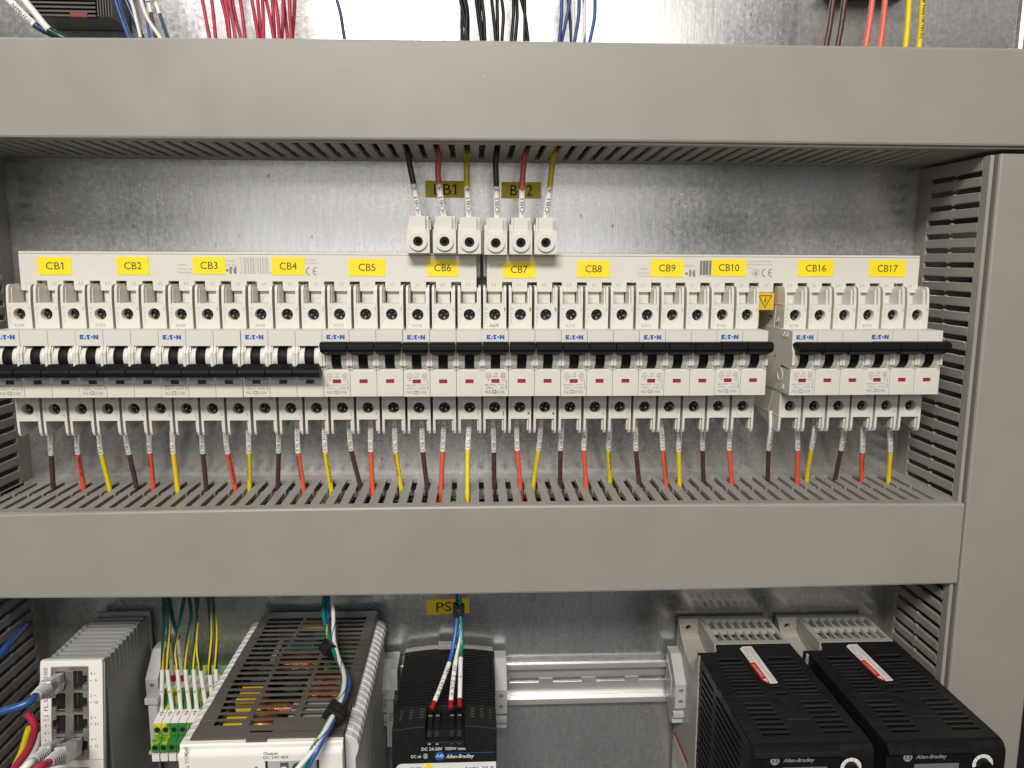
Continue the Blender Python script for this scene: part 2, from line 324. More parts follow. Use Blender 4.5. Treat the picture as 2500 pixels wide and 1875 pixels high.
    def text_tube(self, s, h, path, r, u0, mi=0, w=None, toward=(0, -1, 0), bold=0.0, turn=0.0):
        # lettering wrapped on a wire, reading along the path
        vs, fs, tw = text2d(s, 0.0, bold); k = h/CAP; kx = k if w is None else w/tw
        D = [0.0]
        for a, b in zip(path, path[1:]): D.append(D[-1]+(b-a).length)
        lim = 0.5*r/k*0.8; vs = list(vs); work = []; tri = []      # cut the glyphs finely enough to follow the round
        for f in fs: work += [(f[0], f[i], f[i+1]) for i in range(1, len(f)-1)]
        while work:
            a, b, c = work.pop(); ys = [vs[i][1] for i in (a, b, c)]
            if max(ys)-min(ys) <= lim: tri.append((a, b, c)); continue
            e = max(((a, b, c), (b, c, a), (c, a, b)), key=lambda t: abs(vs[t[0]][1]-vs[t[1]][1])); n = len(vs)
            vs.append(((vs[e[0]][0]+vs[e[1]][0])/2, (vs[e[0]][1]+vs[e[1]][1])/2)); work += [(e[0], n, e[2]), (n, e[1], e[2])]
        fs = tri; out = []
        for x, y in vs:
            u = min(max(u0+x*kx, 0.0), D[-1]-1e-4); i = 0
            while i < len(D)-2 and D[i+1] < u: i += 1
            t = (u-D[i])/max(D[i+1]-D[i], 1e-6); p = path[i].lerp(path[i+1], t); T = (path[i+1]-path[i]).normalized()
            N = Vector(toward); N = (N-T*N.dot(T)).normalized(); B = N.cross(T); a = (y*k-h/2)/r+turn
            out.append(p+(N*math.cos(a)+B*math.sin(a))*(r+0.13))
        return self.add(out, fs, mi)
    def ring(self, c, ro, ri, y, mi=0, seg=24, a0=0.0, a1=2*PI):
        vs = []
        for i in range(seg+1):
            a = a0+(a1-a0)*i/seg
            vs += [(c[0]+ro*math.cos(a), y, c[1]+ro*math.sin(a)), (c[0]+ri*math.cos(a), y, c[1]+ri*math.sin(a))]
        return self.add(vs, [(2*i, 2*i+1, 2*i+3, 2*i+2) for i in range(seg)], mi)
    def poly(self, pts, mi=0): return self.add(pts, [tuple(range(len(pts)))], mi)
    def mesh(self, name, mats, bevel=0.0, seg=2, fix=True, ang=35):
        me = bpy.data.meshes.new(name)
        me.from_pydata([(x*MM, y*MM, z*MM) for x, y, z in self.v], [], self.f)
        for m in mats: me.materials.append(M[m] if isinstance(m, str) else m)
        for p, mi, sm in zip(me.polygons, self.m, self.sm): p.material_index = mi; p.use_smooth = sm
        bm = bmesh.new(); bm.from_mesh(me)
        if bevel or fix:
            bmesh.ops.remove_doubles(bm, verts=bm.verts, dist=1e-7) if bevel else None
        if fix: bmesh.ops.recalc_face_normals(bm, faces=bm.faces)
        if bevel:
            ed = [e for e in bm.edges if len(e.link_faces) == 2 and not (e.link_faces[0].smooth and e.link_faces[1].smooth) and e.calc_face_angle(0) > math.radians(ang) and e.calc_length() > bevel*2.2*MM]
            bmesh.ops.bevel(bm, geom=ed, offset=bevel*MM, segments=seg, profile=0.5, affect='EDGES', clamp_overlap=True)
        bm.to_mesh(me); bm.free(); return me
    def build(self, name, mats, parent=None, bevel=0.0, seg=2, fix=True, loc=None, ang=35):
        return link(name, self.mesh(name, mats, bevel, seg, fix, ang), parent, loc)

def link(name, me, parent=None, loc=None):
    o = bpy.data.objects.new(name, me); COL.objects.link(o)
    if parent is not None: o.parent = parent
    if loc: o.location = Vector(loc)*MM
    return o
def tag(o, label=None, cat=None, group=None, kind=None):
    if label: o['label'] = label
    if cat: o['category'] = cat
    if group: o['group'] = group
    if kind: o['kind'] = kind
    return o
def thing(name, label, cat, loc=(0, 0, 0), group=None):
    o = bpy.data.objects.new(name, None); COL.objects.link(o); o.location = Vector(loc)*MM; o.empty_display_size = 0.01
    return tag(o, label, cat, group)
def at0(parent, *objs):
    # children keep the absolute millimetre coordinates of their meshes
    for o in objs: o.location = -parent.location
    return objs[0] if len(objs) == 1 else objs
def copy_tree(o, parent=None):
    c = o.copy(); COL.objects.link(c); c.parent = parent
    for k in list(o.children): copy_tree(k, c)
    return c
def path(pts, n=24):
    P = [Vector(p) for p in pts]
    if len(P) == 2: return [P[0].lerp(P[1], i/n) for i in range(n+1)]
    Q = [P[0]*2-P[1]] + P + [P[-1]*2-P[-2]]; out = []
    m = len(P)-1; per = max(2, n//m)
    for i in range(m):
        a, b, c, d = Q[i:i+4]
        for j in range(per):
            t = j/per
            out.append(0.5*((2*b)+(c-a)*t+(2*a-5*b+4*c-d)*t*t+(3*b-a-3*c+d)*t**3))
    out.append(P[-1]); return out
def crop(x0, y0, s): return lambda x, y: (x0+x/s, y0+y/s)
# ================================================================== SETTING
m = MB().box(-470, 396, 0, 2.5, -430, 420)
tag(m.build('mounting_plate', ['plate']), 'galvanised steel mounting plate with blotchy zinc finish behind all the gear', 'panel', kind='structure')
m = MB()
m.prism([(396, 0), (397.5, -2.2), (400.5, -3.2), (403.5, -2.2), (405, 0), (405, 14), (396, 14)], -430, 420, 'z')
m.box(405, 440, 8, 12, -430, 420)
tag(m.build('enclosure_wall', ['plate'], bevel=0.5), 'folded zinc edge of the enclosure beside the mounting plate', 'wall', kind='structure')
m = MB().box(440, 444, -330, 12, -430, 420)
tag(m.build('enclosure_wall', ['enc']), 'dark brown side of the enclosure beyond the tall wire duct', 'wall', kind='structure')

# ================================================================== WIRE DUCTS
def slotted_x(m, x0, xs, x1, w, zt, zb, ty=0.0, yb=-13.2, yf=-76.0, yend=-84.0, mid=-43.5):
    # wall lying in x-y, slots start at every x in xs; ty tilts the wall (mm of z per mm of y)
    def fing(poly):
        n = len(poly)
        vs = [(x, y, zb-y*ty) for x, y in poly]+[(x, y, zt-y*ty) for x, y in poly]
        m.add(vs, [tuple(range(n)), tuple(range(2*n-1, n-1, -1))]+[(i, (i+1) % n, (i+1) % n+n, i+n) for i in range(n)])
    edges = [x0]+[v for s in xs for v in (s, s+w)]+[x1]
    for a, b in zip(edges[0::2], edges[1::2]):
        la = 0.9 if a != x0 else 0; lb = 0.9 if b != x1 else 0
        fing([(a, yf), (b, yf), (b, mid-1.8), (b+lb, mid-0.7), (b+lb, mid+0.7), (b, mid+1.8), (b, yb), (a, yb), (a, mid+1.8), (a-la, mid+0.7), (a-la, mid-0.7), (a, mid-1.8)])
    fing([(x0, yb+0.01), (x1, yb+0.01), (x1, -2), (x0, -2)])
    fing([(x0, yend), (x1, yend), (x1, yf-0.01), (x0, yf-0.01)])

def cover_x(name, parent, x0, x1, prof, n=24, lip=9.0, yf=-86.5, th=1.6):
    # prof(x) -> (zbottom, ztop); shallow tray with rounded front edges
    m = MB(); sec = []
    for i in range(n+1):
        x = x0+(x1-x0)*i/n; b, t = prof(x); r = 1.6
        o = [(yf+lip, b), (yf+r, b), (yf+r*0.3, b+r*0.3), (yf, b+r), (yf, t-r), (yf+r*0.3, t-r*0.3), (yf+r, t), (yf+lip, t),
             (yf+lip, t-th), (yf+th, t-th), (yf+th, b+th), (yf+lip, b+th)]
        sec.append([(x, y, z) for y, z in o])
    k = len(sec[0]); vs = [p for s in sec for p in s]; fs = []
    for i in range(n):
        for j in range(k): fs.append((i*k+j, i*k+(j+1) % k, (i+1)*k+(j+1) % k, (i+1)*k+j))
    fs += [(0, 1, 2, 3, 4, 5, 6, 7, 8, 9, 10, 11), tuple(n*k+j for j in range(k))]
    m.add(vs, fs, 0, False)
    return m.build(name, ['duct'], parent)

# ---- upper duct
d = thing('wire_duct', 'long gray horizontal wire duct above the breaker row, slots underneath', 'wire duct', (0, 0, 195), 'gray slotted wire ducts')
m = MB(); slotted_x(m, -420, [-302.7-9.983*11+9.983*k for k in range(72)], 440, 3.9, 165.4, 162.2, ty=0.024)
at0(d, m.build('slotted_wall', ['duct_in'], d, bevel=0.5, seg=1))
m = MB(); slotted_x(m, -420, [-302.7-9.983*11+9.983*k for k in range(72)], 440, 3.9, 222.5, 220.7)
m.box(-420, 440, -2, 0, 162.2, 222.5); at0(d, m.build('duct_base', ['duct_in'], d))
def pu(x):
    t = (x+300)/316 if x < 16 else 1+(x-16)/318
    return (163.6+1.6*min(t, 1.3), 221.8+(3.4*math.sin(min(1, (x+300)/330)*PI/2) if x > -300 else 0)+0.0035*max(0, x))
at0(d, cover_x('duct_cover', d, -420, 440, pu))
# ---- middle duct
d = thing('wire_duct', 'gray horizontal wire duct below the breaker row with coloured wires entering its slots', 'wire duct', (0, 0, -104), 'gray slotted wire ducts')
m = MB(); slotted_x(m, -343, [-103.61+9.983*k for k in range(-24, 44) if -103.61+9.983*k < 322], 331, 3.9, -74.3, -77.5, ty=-0.006)
at0(d, m.build('slotted_wall', ['duct_in'], d, bevel=0.5, seg=1))
m = MB(); slotted_x(m, -343, [-103.61+9.983*k for k in range(-24, 44) if -103.61+9.983*k < 322], 331, 3.9, -131.5, -133.3)
m.box(-343, 331, -2, 0, -133.3, -74.3); at0(d, m.build('duct_base', ['duct_in'], d))
def pm(x):
    u = max(-1.15, min(1.05, (x-10)/330)); b = 1-u*u
    return (-134.0-2.1*b, -75.2+2.2*b)
at0(d, cover_x('duct_cover', d, -343, 334, pm))
# ---- tall ducts
def tall(label, xa, xb, inner, ztop, zbot, xc=None):
    d = thing('wire_duct', label, 'wire duct', ((xa+xb)/2, 0, zbot), 'gray slotted wire ducts')
    for x in (xa, xb-2.6):
        m = MB(); w = 3.7
        zs = [151.4-3.7-10.06*k for k in range(int((151-zbot)/10.06))][::-1]
        ed = [zbot]+[v for s in zs for v in (s, s+w)]+[ztop]
        def fing(poly): m.prism(poly, x, x+2.6, 'x')
        for a, b in zip(ed[0::2], ed[1::2]):
            la = 0.9 if a != zbot else 0; lb = 0.9 if b != ztop else 0
            fing([(-76, a), (-76, b), (-48, b), (-46.8, b+lb), (-45.2, b+lb), (-44, b), (-16.4, b), (-16.4, a), (-44, a), (-45.2, a-la), (-46.8, a-la), (-48, a)])
        fing([(-16.39, zbot), (-16.39, ztop), (-2, ztop), (-2, zbot)]); fing([(-84, zbot), (-84, ztop), (-76.01, ztop), (-76.01, zbot)])
        at0(d, m.build('slotted_wall', ['duct_in'], d, bevel=0.5, seg=1))
    m = MB().box(xa, xb, -2, 0, zbot, ztop); at0(d, m.build('duct_base', ['duct_in'], d))
    m = MB(); yf = -86.5; r = 1.6; a, b = (xa-0.6 if xc is None else xc), xb+0.6; th = 1.6; lip = 9
    o = [(a, yf+lip), (a, yf+r), (a+r*.3, yf+r*.3), (a+r, yf), (b-r, yf), (b-r*.3, yf+r*.3), (b, yf+r), (b, yf+lip), (b-th, yf+lip), (b-th, yf+th), (a+th, yf+th), (a+th, yf+lip)]
    m.prism(o, zbot, ztop+0.5, 'z'); at0(d, m.build('duct_cover', ['duct'], d))
    return d
tall('tall gray wire duct closing the far end of the breaker row, wide smooth cover', 331, 393.4, 331, 160.5, -430, 335.6)
tall('tall dark slotted wire duct beside the first breaker, cables poking through low down', -405, -343, -343, 160.5, -430)

# ================================================================== CIRCUIT BREAKERS
def pole_mesh():
    m = MB()
    m.box(0.9, 16.8, -48, -2, -19.3, 61.3)                                   # rear body
    m.holed(0.9, 16.8, 44.3, 61.3, -55.3, -47.9, (8.85, 53.9), 3.95)         # terminal faces with screw wells
    m.holed(0.9, 16.8, -19.3, 0.2, -56.0, -47.9, (8.85, -11.1), 3.95)
    m.box(0.12, 17.58, -56.6, -8, 0.4, 44.2)                                 # middle body
    m.box(0.12, 17.58, -73.5, -56.5, 34.3, 44.4)                             # nose above the lever
    m.prism([(-56.5, 0), (-72.2, 0), (-72.2, 18), (-56.5, 19.2)], 0.12, 17.58)
    fr = [(x, y, z) for y in (-73.5, -72.15) for x, z in ((0.12, 0), (17.58, 0), (17.58, 17.4), (0.12, 17.4), (6.1, 8.9), (11.6, 8.9), (11.6, 11.6), (6.1, 11.6))]
    m.add(fr, [(i, (i+1) % 4, (i+1) % 4+4, i+4) for i in range(4)]+[(i+8, i+12, (i+1) % 4+12, (i+1) % 4+8) for i in range(4)]+[(i, i+8, (i+1) % 4+8, (i+1) % 4) for i in range(4)]+[(i+4, (i+1) % 4+4, (i+1) % 4+12, i+12) for i in range(4)])
    for a, b in ((0.12, 1.75), (15.95, 17.58)):                              # cheeks at both sides of the lever
        m.prism([(-56.5, 17.6), (-72.8, 17.6), (-73.6, 19.4), (-75.6, 21.0), (-75.6, 29.8), (-73.6, 33.2), (-73.4, 34.5), (-56.5, 34.5)], a, b)
    for a, b in ((1.75, 2.7), (15.0, 15.95)):
        m.prism([(-56.5, 17.9), (-72.0, 18.2), (-73.9, 21.5), (-73.9, 30.3), (-72.2, 34.4), (-56.5, 34.4)], a, b)
    m.cyl((-66.3, 25.8), 8.0, 2.7, 5.7, 'x', 28); m.cyl((-66.3, 25.8), 8.0, 12.1, 15.0, 'x', 28)
    for a, b in ((0.9, 2.5), (15.2, 16.8)):                                  # wire guides, upper and lower
        m.prism([(-55.3, 61.3), (-54.2, 70.5), (-53.4, 72.6), (-51.6, 73.6), (-18, 73.9), (-16, 61.3)], a, b)
        m.prism([(-56, -19.3), (-55.6, -27.5), (-54.6, -29.6), (-52.6, -30.4), (-50, -30.4), (-14, -22), (-14, -19.3)], a, b)
    m.box(2.5, 15.2, -21.5, -19.5, 61.2, 71.5)
    m.box(2.5, 15.2, -20, -18, -24, -19.2)
    m.prism([(-52.5, 61.3), (-51.2, 71.8), (-36, 72.2), (-34, 61.3)], 14.1, 15.1)
    m.prism([(-52.5, 61.3), (-51.2, 71.8), (-36, 72.2), (-34, 61.3)], 2.6, 3.2)
    m.prism([(-54.5, -19.3), (-53.5, -28), (-50, -28), (-46, -19.3)], 14.0, 15.0)
    me_s = 1
    for z0, z1, y in ((58.0, 61.2, -55.32), (44.6, 49.8, -55.32), (-18.9, -15.2, -56.02), (-7, -1.5, -56.02)):
        m.box(8.80, 8.92, y, y+0.2, z0, z1, 1)
    return m.mesh('pole_housing', ['white', 'seam'], bevel=0.28, seg=2)
def screw_mesh(z, y, rot=0.5):
    m = MB(); m.cyl((8.85, z), 3.7, y, -47.95, 'y', 24)
    m.cyl((8.85, z), 1.5, y-0.25, y, 'y', 16, 1)
    for j in range(4):
        a = rot+j*PI/2+.35; c, s = math.cos(a), math.sin(a); m.add([(8.85+u*c-v*s, y-.1-.25*w_, z+u*s+v*c) for u, v, w_ in ((1.2, -.5, 0), (3.0, -.4, 1), (3.0, .5, 1), (1.2, .4, 0))], [(0, 1, 2, 3)], 2)  # small bright facets drawn as glints
    for a in (rot, rot+PI/2):
        c, s = math.cos(a), math.sin(a)
        q = [(-3.1, -.5), (3.1, -.5), (3.1, .5), (-3.1, .5)]
        m.add([(8.85+u*c-v*s, y-0.12, z+u*s+v*c) for u, v in q], [(0, 1, 2, 3)], 1)
    return m.mesh('terminal_screw', ['screw', 'hole', 'glint'])
def lever_mesh(on):
    m = MB(); zc = 25.8; k = 1 if on else -1
    m.cyl((-66.3, zc), 7.75, 5.7, 12.1, 'x', 28)
    def pt(y, dz): return (y, zc+k*dz)
    pr = [(-70, 3.4), (-79.0, 3.0), (-84.4, 5.4), (-85.6, 7.2), (-85.4, 10.2), (-83.8, 11.6), (-79.5, 11.9), (-72.5, 9.6)] if on else [(-70, 3.6), (-79.5, 2.9), (-84.6, 6.2), (-85.6, 7.8), (-85.2, 10.2), (-83.6, 11.2), (-79.5, 11.4), (-72.5, 9.4)]
    hw = [6.4, 6.6, 8.5, 8.6, 8.6, 8.6, 8.6, 8.4]
    n = len(pr); P = [pt(*p) for p in pr]
    vs = [(8.85-h, y, z) for (y, z), h in zip(P, hw)]+[(8.85+h, y, z) for (y, z), h in zip(P, hw)]
    m.add(vs, [tuple(range(n)), tuple(range(2*n-1, n-1, -1))]+[(i, (i+1) % n, (i+1) % n+n, i+n) for i in range(n)])
    return m.mesh('toggle_lever', ['black'], bevel=0.22, seg=2)
def ind_mesh(on):
    return MB().box(6.1, 11.6, -72.6, -72.0, 8.9, 11.6).mesh('indicator_window', ['red_ind' if on else 'green_ind'])
POLE = pole_mesh(); SCR_U = [screw_mesh(53.9, -50.6, r_) for r_ in (.2, .9, 1.4)]; SCR_L = [screw_mesh(-11.1, -50.6, r_) for r_ in (.1, .6, 1.1)]
LEV = {k: lever_mesh(k) for k in (True, False)}; IND = {k: ind_mesh(k) for k in (True, False)}

def logo(m, x, y, z, w, h, mi):
    # five cut-away capitals of the maker's mark, w x h, lower corner at x, z
    u = w/11.9
    q = lambda pts: m.poly([(x+a*u, y, z+b*h) for a, b in pts], mi)
    q([(0, 0), (1.2, 0), (1.2, 1), (0, 1)]); q([(1.2, 0), (2.5, 0), (2.6, .29), (1.2, .29)]); q([(1.2, .38), (2.3, .38), (2.4, .64), (1.2, .64)]); q([(1.2, .73), (2.8, .73), (2.9, 1), (1.2, 1)])
    q([(2.85, 0), (4.0, 0), (4.0, .34), (3.2, .34)]); q([(3.5, .52), (4.15, .52), (4.25, .74), (3.7, .74)])
    q([(4.2, .72), (6.9, .72), (6.5, 1), (4.4, 1)]); q([(4.75, 0), (6.0, 0), (6.0, .72), (4.75, .72)]); q([(6.0, 0), (6.7, 0), (6.0, .4)])
    m.poly([(x+(7.75+.68*math.cos(a*PI/8))*u, y, z+h*.5+.68*u*math.sin(a*PI/8)) for a in range(16)], mi)
    q([(8.7, 0), (9.85, 0), (9.85, 1), (8.7, 1)]); q([(10.8, 0), (11.9, 0), (11.9, 1), (10.8, 1)]); q([(9.85, 1), (9.85, .48), (10.8, 0), (10.8, .52)])

def print_breaker(n, curve, amps, lot, dark):
    ink, soft = (0, 0) if dark else (1, 2)
    m = MB(); mu = MB(); ml = MB(); y = -73.56
    c = lambda u: 0.5+u*17.7/432*1.0                                         # picture units across one pole
    m.ring((4.25, 14.0), 1.78, 1.52, y, ink); m.text('UL', 1.4, (4.25, y, 14.0), mi=ink, w=1.8)
    m.text('C.B.', 1.2, (9.3, y, 15.3), mi=ink, w=2.6); m.text('LISTED', 0.95, (8.6, y, 13.4), mi=ink, w=3.4)
    m.ring((14.3, 14.0), 1.78, 1.46, y, ink, a0=0.6, a1=2*PI-0.6); m.text('SA', 1.6, (14.5, y, 14.0), mi=ink, w=2.2)
    m.text('489', 0.9, (4.3, y, 11.0), mi=ink, w=2.0); m.text('40\u00b0C', 0.95, (14.2, y, 11.0), mi=ink, w=2.6)
    m.text('480Y/277V~', 1.15, (1.7, y, 7.6), mi=ink, w=7.8, align='L')
    for a, b in (((10.4, 7.9), (12.4, 7.7)), ((12.4, 7.7), (14.2, 7.2)), ((13.9, 8.0), (14.9, 8.0))):
        m.poly([(a[0], y, a[1]), (b[0], y, b[1]), (b[0], y, b[1]+.22), (a[0], y, a[1]+.22)], ink)
    m.box(16.1, 16.25, y, y+.02, 7.0, 11.5, ink)
    for zz, s_ in ((9.4, 1), (7.2, -1)): m.poly([(15.8, y, zz), (16.55, y, zz), (16.18, y, zz+1.0*s_)], ink)
    m.ring((16.15, 5.6), .68, .5, y, ink)
    m.text('xEffect', 1.35, (2.2, y, 5.7), mi=3 if dark else soft, w=5.6, align='L'); m.text(('' if dark else 'In=')+amps, 1.25, (14.3, y, 5.8), mi=ink, align='R')
    m.text('FAZ-', 2.0, (2.0, y, 2.9), mi=ink, w=4.2, align='L'); m.text(curve, 2.3, (6.6, y, 3.0), mi=ink, w=3.0, align='L', bold=0.03); m.text('/%d-NA' % n, 2.0, (9.9, y, 2.9), mi=ink, w=5.2, align='L')
    for k in range(n):
        X = 17.7*k; ya, yb_ = -55.36, -56.06; nb = 0.012 if dark else 0
        mu.text('CU', 1.25, (X+2.9, ya, 58.0), mi=soft, w=1.9); ml.text('CU', 1.2, (X+2.9, yb_, -2.6), mi=soft, w=1.9)
        for j, ch in enumerate('ONLY'):
            mu.text(ch, 1.25, (X+2.7, ya, 54.6-2.25*j), mi=soft, w=0.95); ml.text(ch, 1.25, (X+2.7, yb_, -6.3-2.2*j), mi=soft, w=0.95)
        mu.text(str(2*k+1), 2.3, (X+15.5, ya, 57.6), mi=ink if dark else 2, bold=nb*2); ml.text(str(2*k+2), 2.3, (X+14.9, yb_, -15.3), mi=ink if dark else 2, bold=nb*2)
    mu.text(lot, 2.0, (8.3, -55.36, 46.5), mi=soft, w=6.4)
    ml.ring((12.8, -3.0), 1.55, 1.25, -56.06, ink); ml.text('E', 1.3, (12.8, -56.06, -3.0), mi=ink)
    return m, mu, ml

P_ = 17.7
XB = lambda i: -320.0+P_*i
BR = [('CB1', 0, 3, False, 'C5', '5A', 'BO60B'), ('CB2', 3, 3, False, 'C5', '5A', 'BO60B'), ('CB3', 6, 3, False, 'C5', '5A', 'BO60B'), ('CB4', 9, 3, False, 'C5', '5A', 'BO69B'),
      ('CB5', 12, 3, True, 'C3', '3A', 'BO61B'), ('CB6', 15, 3, True, 'C3', '3A', 'BO61B'), ('CB7', 18, 3, True, 'C3', '3A', 'AS67E'), ('CB8', 21, 3, True, 'C3', '3A', 'BO51B'),
      ('CB9', 24, 3, True, 'C3', '3A', 'BO61B'), ('CB10', 27, 2, True, 'C2', '2A', 'BO46B'), ('CB16', 29.93, 3, True, 'C2', '2A', 'BO74B'), ('CB17', 32.93, 3, True, 'C3', '3A', 'BO61B')]
extra = {'CB7': ', crisp black print', 'CB10': ', two poles only', 'CB16': ', after the gap', 'CB17': ', last of the row', 'CB1': ', first of the row'}
for nm, i0, n, on, curve, amps, lot in BR:
    b = thing('circuit_breaker', 'white %s-pole breaker under yellow sticker %s, levers %s%s' % ({3: 'three', 2: 'two'}[n], nm, 'up with red windows' if on else 'down with green windows', extra.get(nm, '')),
              'circuit breaker', (XB(i0), 0, 0), 'white circuit breakers in one row')
    b.rotation_euler = (random.uniform(-.002, .002), random.uniform(-.0022, .0022), random.uniform(-.003, .003)); b.location.y = random.uniform(-.35, .1)*MM
    for k in range(n):
        p = link('pole_housing', POLE, b, (P_*k, 0, 0))
        for nm_, me in (('terminal_screw', SCR_U[random.randrange(3)]), ('terminal_screw', SCR_L[random.randrange(3)]), ('toggle_lever', LEV[on]), ('indicator_window', IND[on])): link(nm_, me, p)
    for q_, nm_ in zip(print_breaker(n, curve, amps, lot, nm == 'CB7'), ('rating_marking', 'terminal_marking', 'terminal_marking')): q_.build(nm_, ['ink', 'ink_gray', 'ink_pale', 'ink_blue'], b, fix=False)
    m = MB(); logo(m, 2.9, -73.56, 38.6, 11.9, 3.0, 0); m.build('maker_logo', ['ink_blue'], b, fix=False)
    if nm == 'CB16':
        m = MB()
        for pts in ([(-54, 61), (-24, 61), (-24, 61.5), (-54, 61.5)], [(-40, 61), (-38, 44), (-37.4, 44), (-39.4, 61)], [(-54, 44), (-38, 44), (-38, 44.6), (-54, 44.6)],
                    [(-48, 1.5), (-44, 1.5), (-35, -18), (-35.6, -18), (-44.4, 0.9), (-48, 0.9)], [(-54, -18.6), (-20, -18.6), (-20, -18), (-54, -18)]):
            m.prism(pts, 0.55, 1.0, 'x')
        for cy_, cz_ in ((-59, 41), (-64.5, 41), (-62, 4), (-46, 50)): m.tube_hole((cy_, cz_), 2.0, 1.3, -0.35, 0.15, 'x', 16)
        m.tube_hole((-56, 12), 4.6, 4.1, -0.3, 0.15, 'x', 20)
        m.build('side_moulding', ['white'], b)
        m = MB().box(0.05, 0.15, -36, -29, 51, 52.4).cyl((-45, 24), 1.1, 0.02, 0.15, 'x', 12); m.build('rivet_hole', ['seam'], b)

# ================================================================== BUS BARS
def bar_text(m, x0, second):
    y = -41.06
    for k in range(18): m.text('L%d' % (k % 3+1), 1.9, (x0+17.69*k+5.0, y, 74.2), mi=2, w=2.6)
    if not second: bx, X = x0+5*17.69+9.0, lambda px: at(px, 640, -41).x
    ofs = (lambda px, py: at(px, py, y))
    if not second:
        C_ = crop(400, 600, 5.2667); P = lambda x, y_: ofs(*C_(x, y_))
        L = [('104900', 170, 245, 115), ('Z-SV/UL-16/3', 170, 297, 200), ('16mm2 80A', 170, 343, 175)]; R = [('7559', 800, 198, 90), ('234 Mac', 795, 245, 140)]
        A = [('s) GmbH', 1803, 178, 145), ('ms, Austria', 1805, 218, 165)]; n_at = (845, 935, 270, 360); dot = (818, 315); ce = (1840, 1990, 328); bar = (990, 1370, 150, 335, 350, '4 015081 047159')
    else:
        C_ = crop(1540, 600, 5.2667); P = lambda x, y_: ofs(*C_(x, y_))
        L = [('104900', 98, 298, 112), ('Z-SV/UL-16/3', 96, 350, 190), ('16mm2 80A', 98, 390, 165)]; R = [('07559', 680, 257, 118)]
        A = [('dustries (Austria) GmbH', 1470, 200, 335), ('3943 Schrems, Austria', 1480, 240, 345), ('Germany', 1480, 285, 95)]; n_at = (750, 828, 312, 400); dot = (717, 358); ce = (1690, 1830, 348); bar = (893, 1040, 190, 375, 388, '4 01508')
    mm = 1/(1920.6/565)/5.2667                                               # crop pixels to millimetres on the bar
    for t, x, yy, w in L+R+A: m.text(t, 1.15, P(x, yy), mi=2, w=w*mm, align='L')
    a, b, t, bt = n_at; w = b-a
    for q in ([(a, bt), (a, t), (a+w*.33, t), (a+w*.33, bt)], [(b-w*.33, bt), (b-w*.33, t), (b, t), (b, bt)], [(a+w*.3, t), (b-w*.3, bt), (b-w*.3, bt-(bt-t)*.45), (a+w*.33, t+(bt-t)*.02)]): m.poly([P(*p) for p in q], 1)
    c = P(*dot); m.poly([(c.x+1.0*math.cos(k*PI/8), y, c.z+1.0*math.sin(k*PI/8)) for k in range(16)], 1)
    c0 = P(ce[0]+45, ce[2]); m.ring((c0.x, c0.z), 3.0, 2.35, y, 1, a0=PI*.55, a1=PI*1.45); c1 = P(ce[0]+130, ce[2]); m.ring((c1.x, c1.z), 3.0, 2.35, y, 1, a0=PI*.55, a1=PI*1.45); m.poly([(c1.x-2.6, y, c1.z-.3), (c1.x-.4, y, c1.z-.3), (c1.x-.4, y, c1.z+.3), (c1.x-2.6, y, c1.z+.3)], 1)
    rnd = random.Random(3); x = bar[0]
    while x < bar[1]:
        w = rnd.choice((6, 6, 11, 16)); p = P(x, bar[2]); q = P(min(x+w, bar[1]), bar[3]); m.poly([(p.x, y, q.z), (q.x, y, q.z), (q.x, y, p.z), (p.x, y, p.z)], 1); x += w+rnd.choice((5, 6, 10, 14))
    p = P(bar[0]-20, bar[4]); m.text(bar[5], 1.1, p, mi=2, w=(bar[1]-bar[0]+20)*mm, align='L')
    if second:
        c = P(1608, 348); m.ring((c.x, c.z), 2.9, 2.6, y, 2, seg=8); m.box(c.x-1.3, c.x+1.3, y, y+.02, c.z-1.6, c.z+.4, 2); m.ring((c.x, c.z+1.2), .7, .3, y, 2, seg=10)
STK = {0: [('CB1', 90, 627.5, 176.6, 671), ('CB2', 283.5, 627, 365, 671), ('CB3', 469, 627, 551, 669.5), ('CB4', 662, 628, 744.5, 671.5), ('CB5', 850, 631.5, 941, 674), ('CB6', 1042, 633, 1119, 675)],
       1: [('CB7', 1227, 637, 1307, 679), ('CB8', 1409, 635.5, 1488.5, 677.5), ('CB9', 1589, 633, 1668, 676), ('CB10', 1737.5, 632.5, 1821, 674.5), ('CB16', 1949, 634, 2034, 675.5), ('CB17', 2123.5, 635, 2208.5, 676)]}
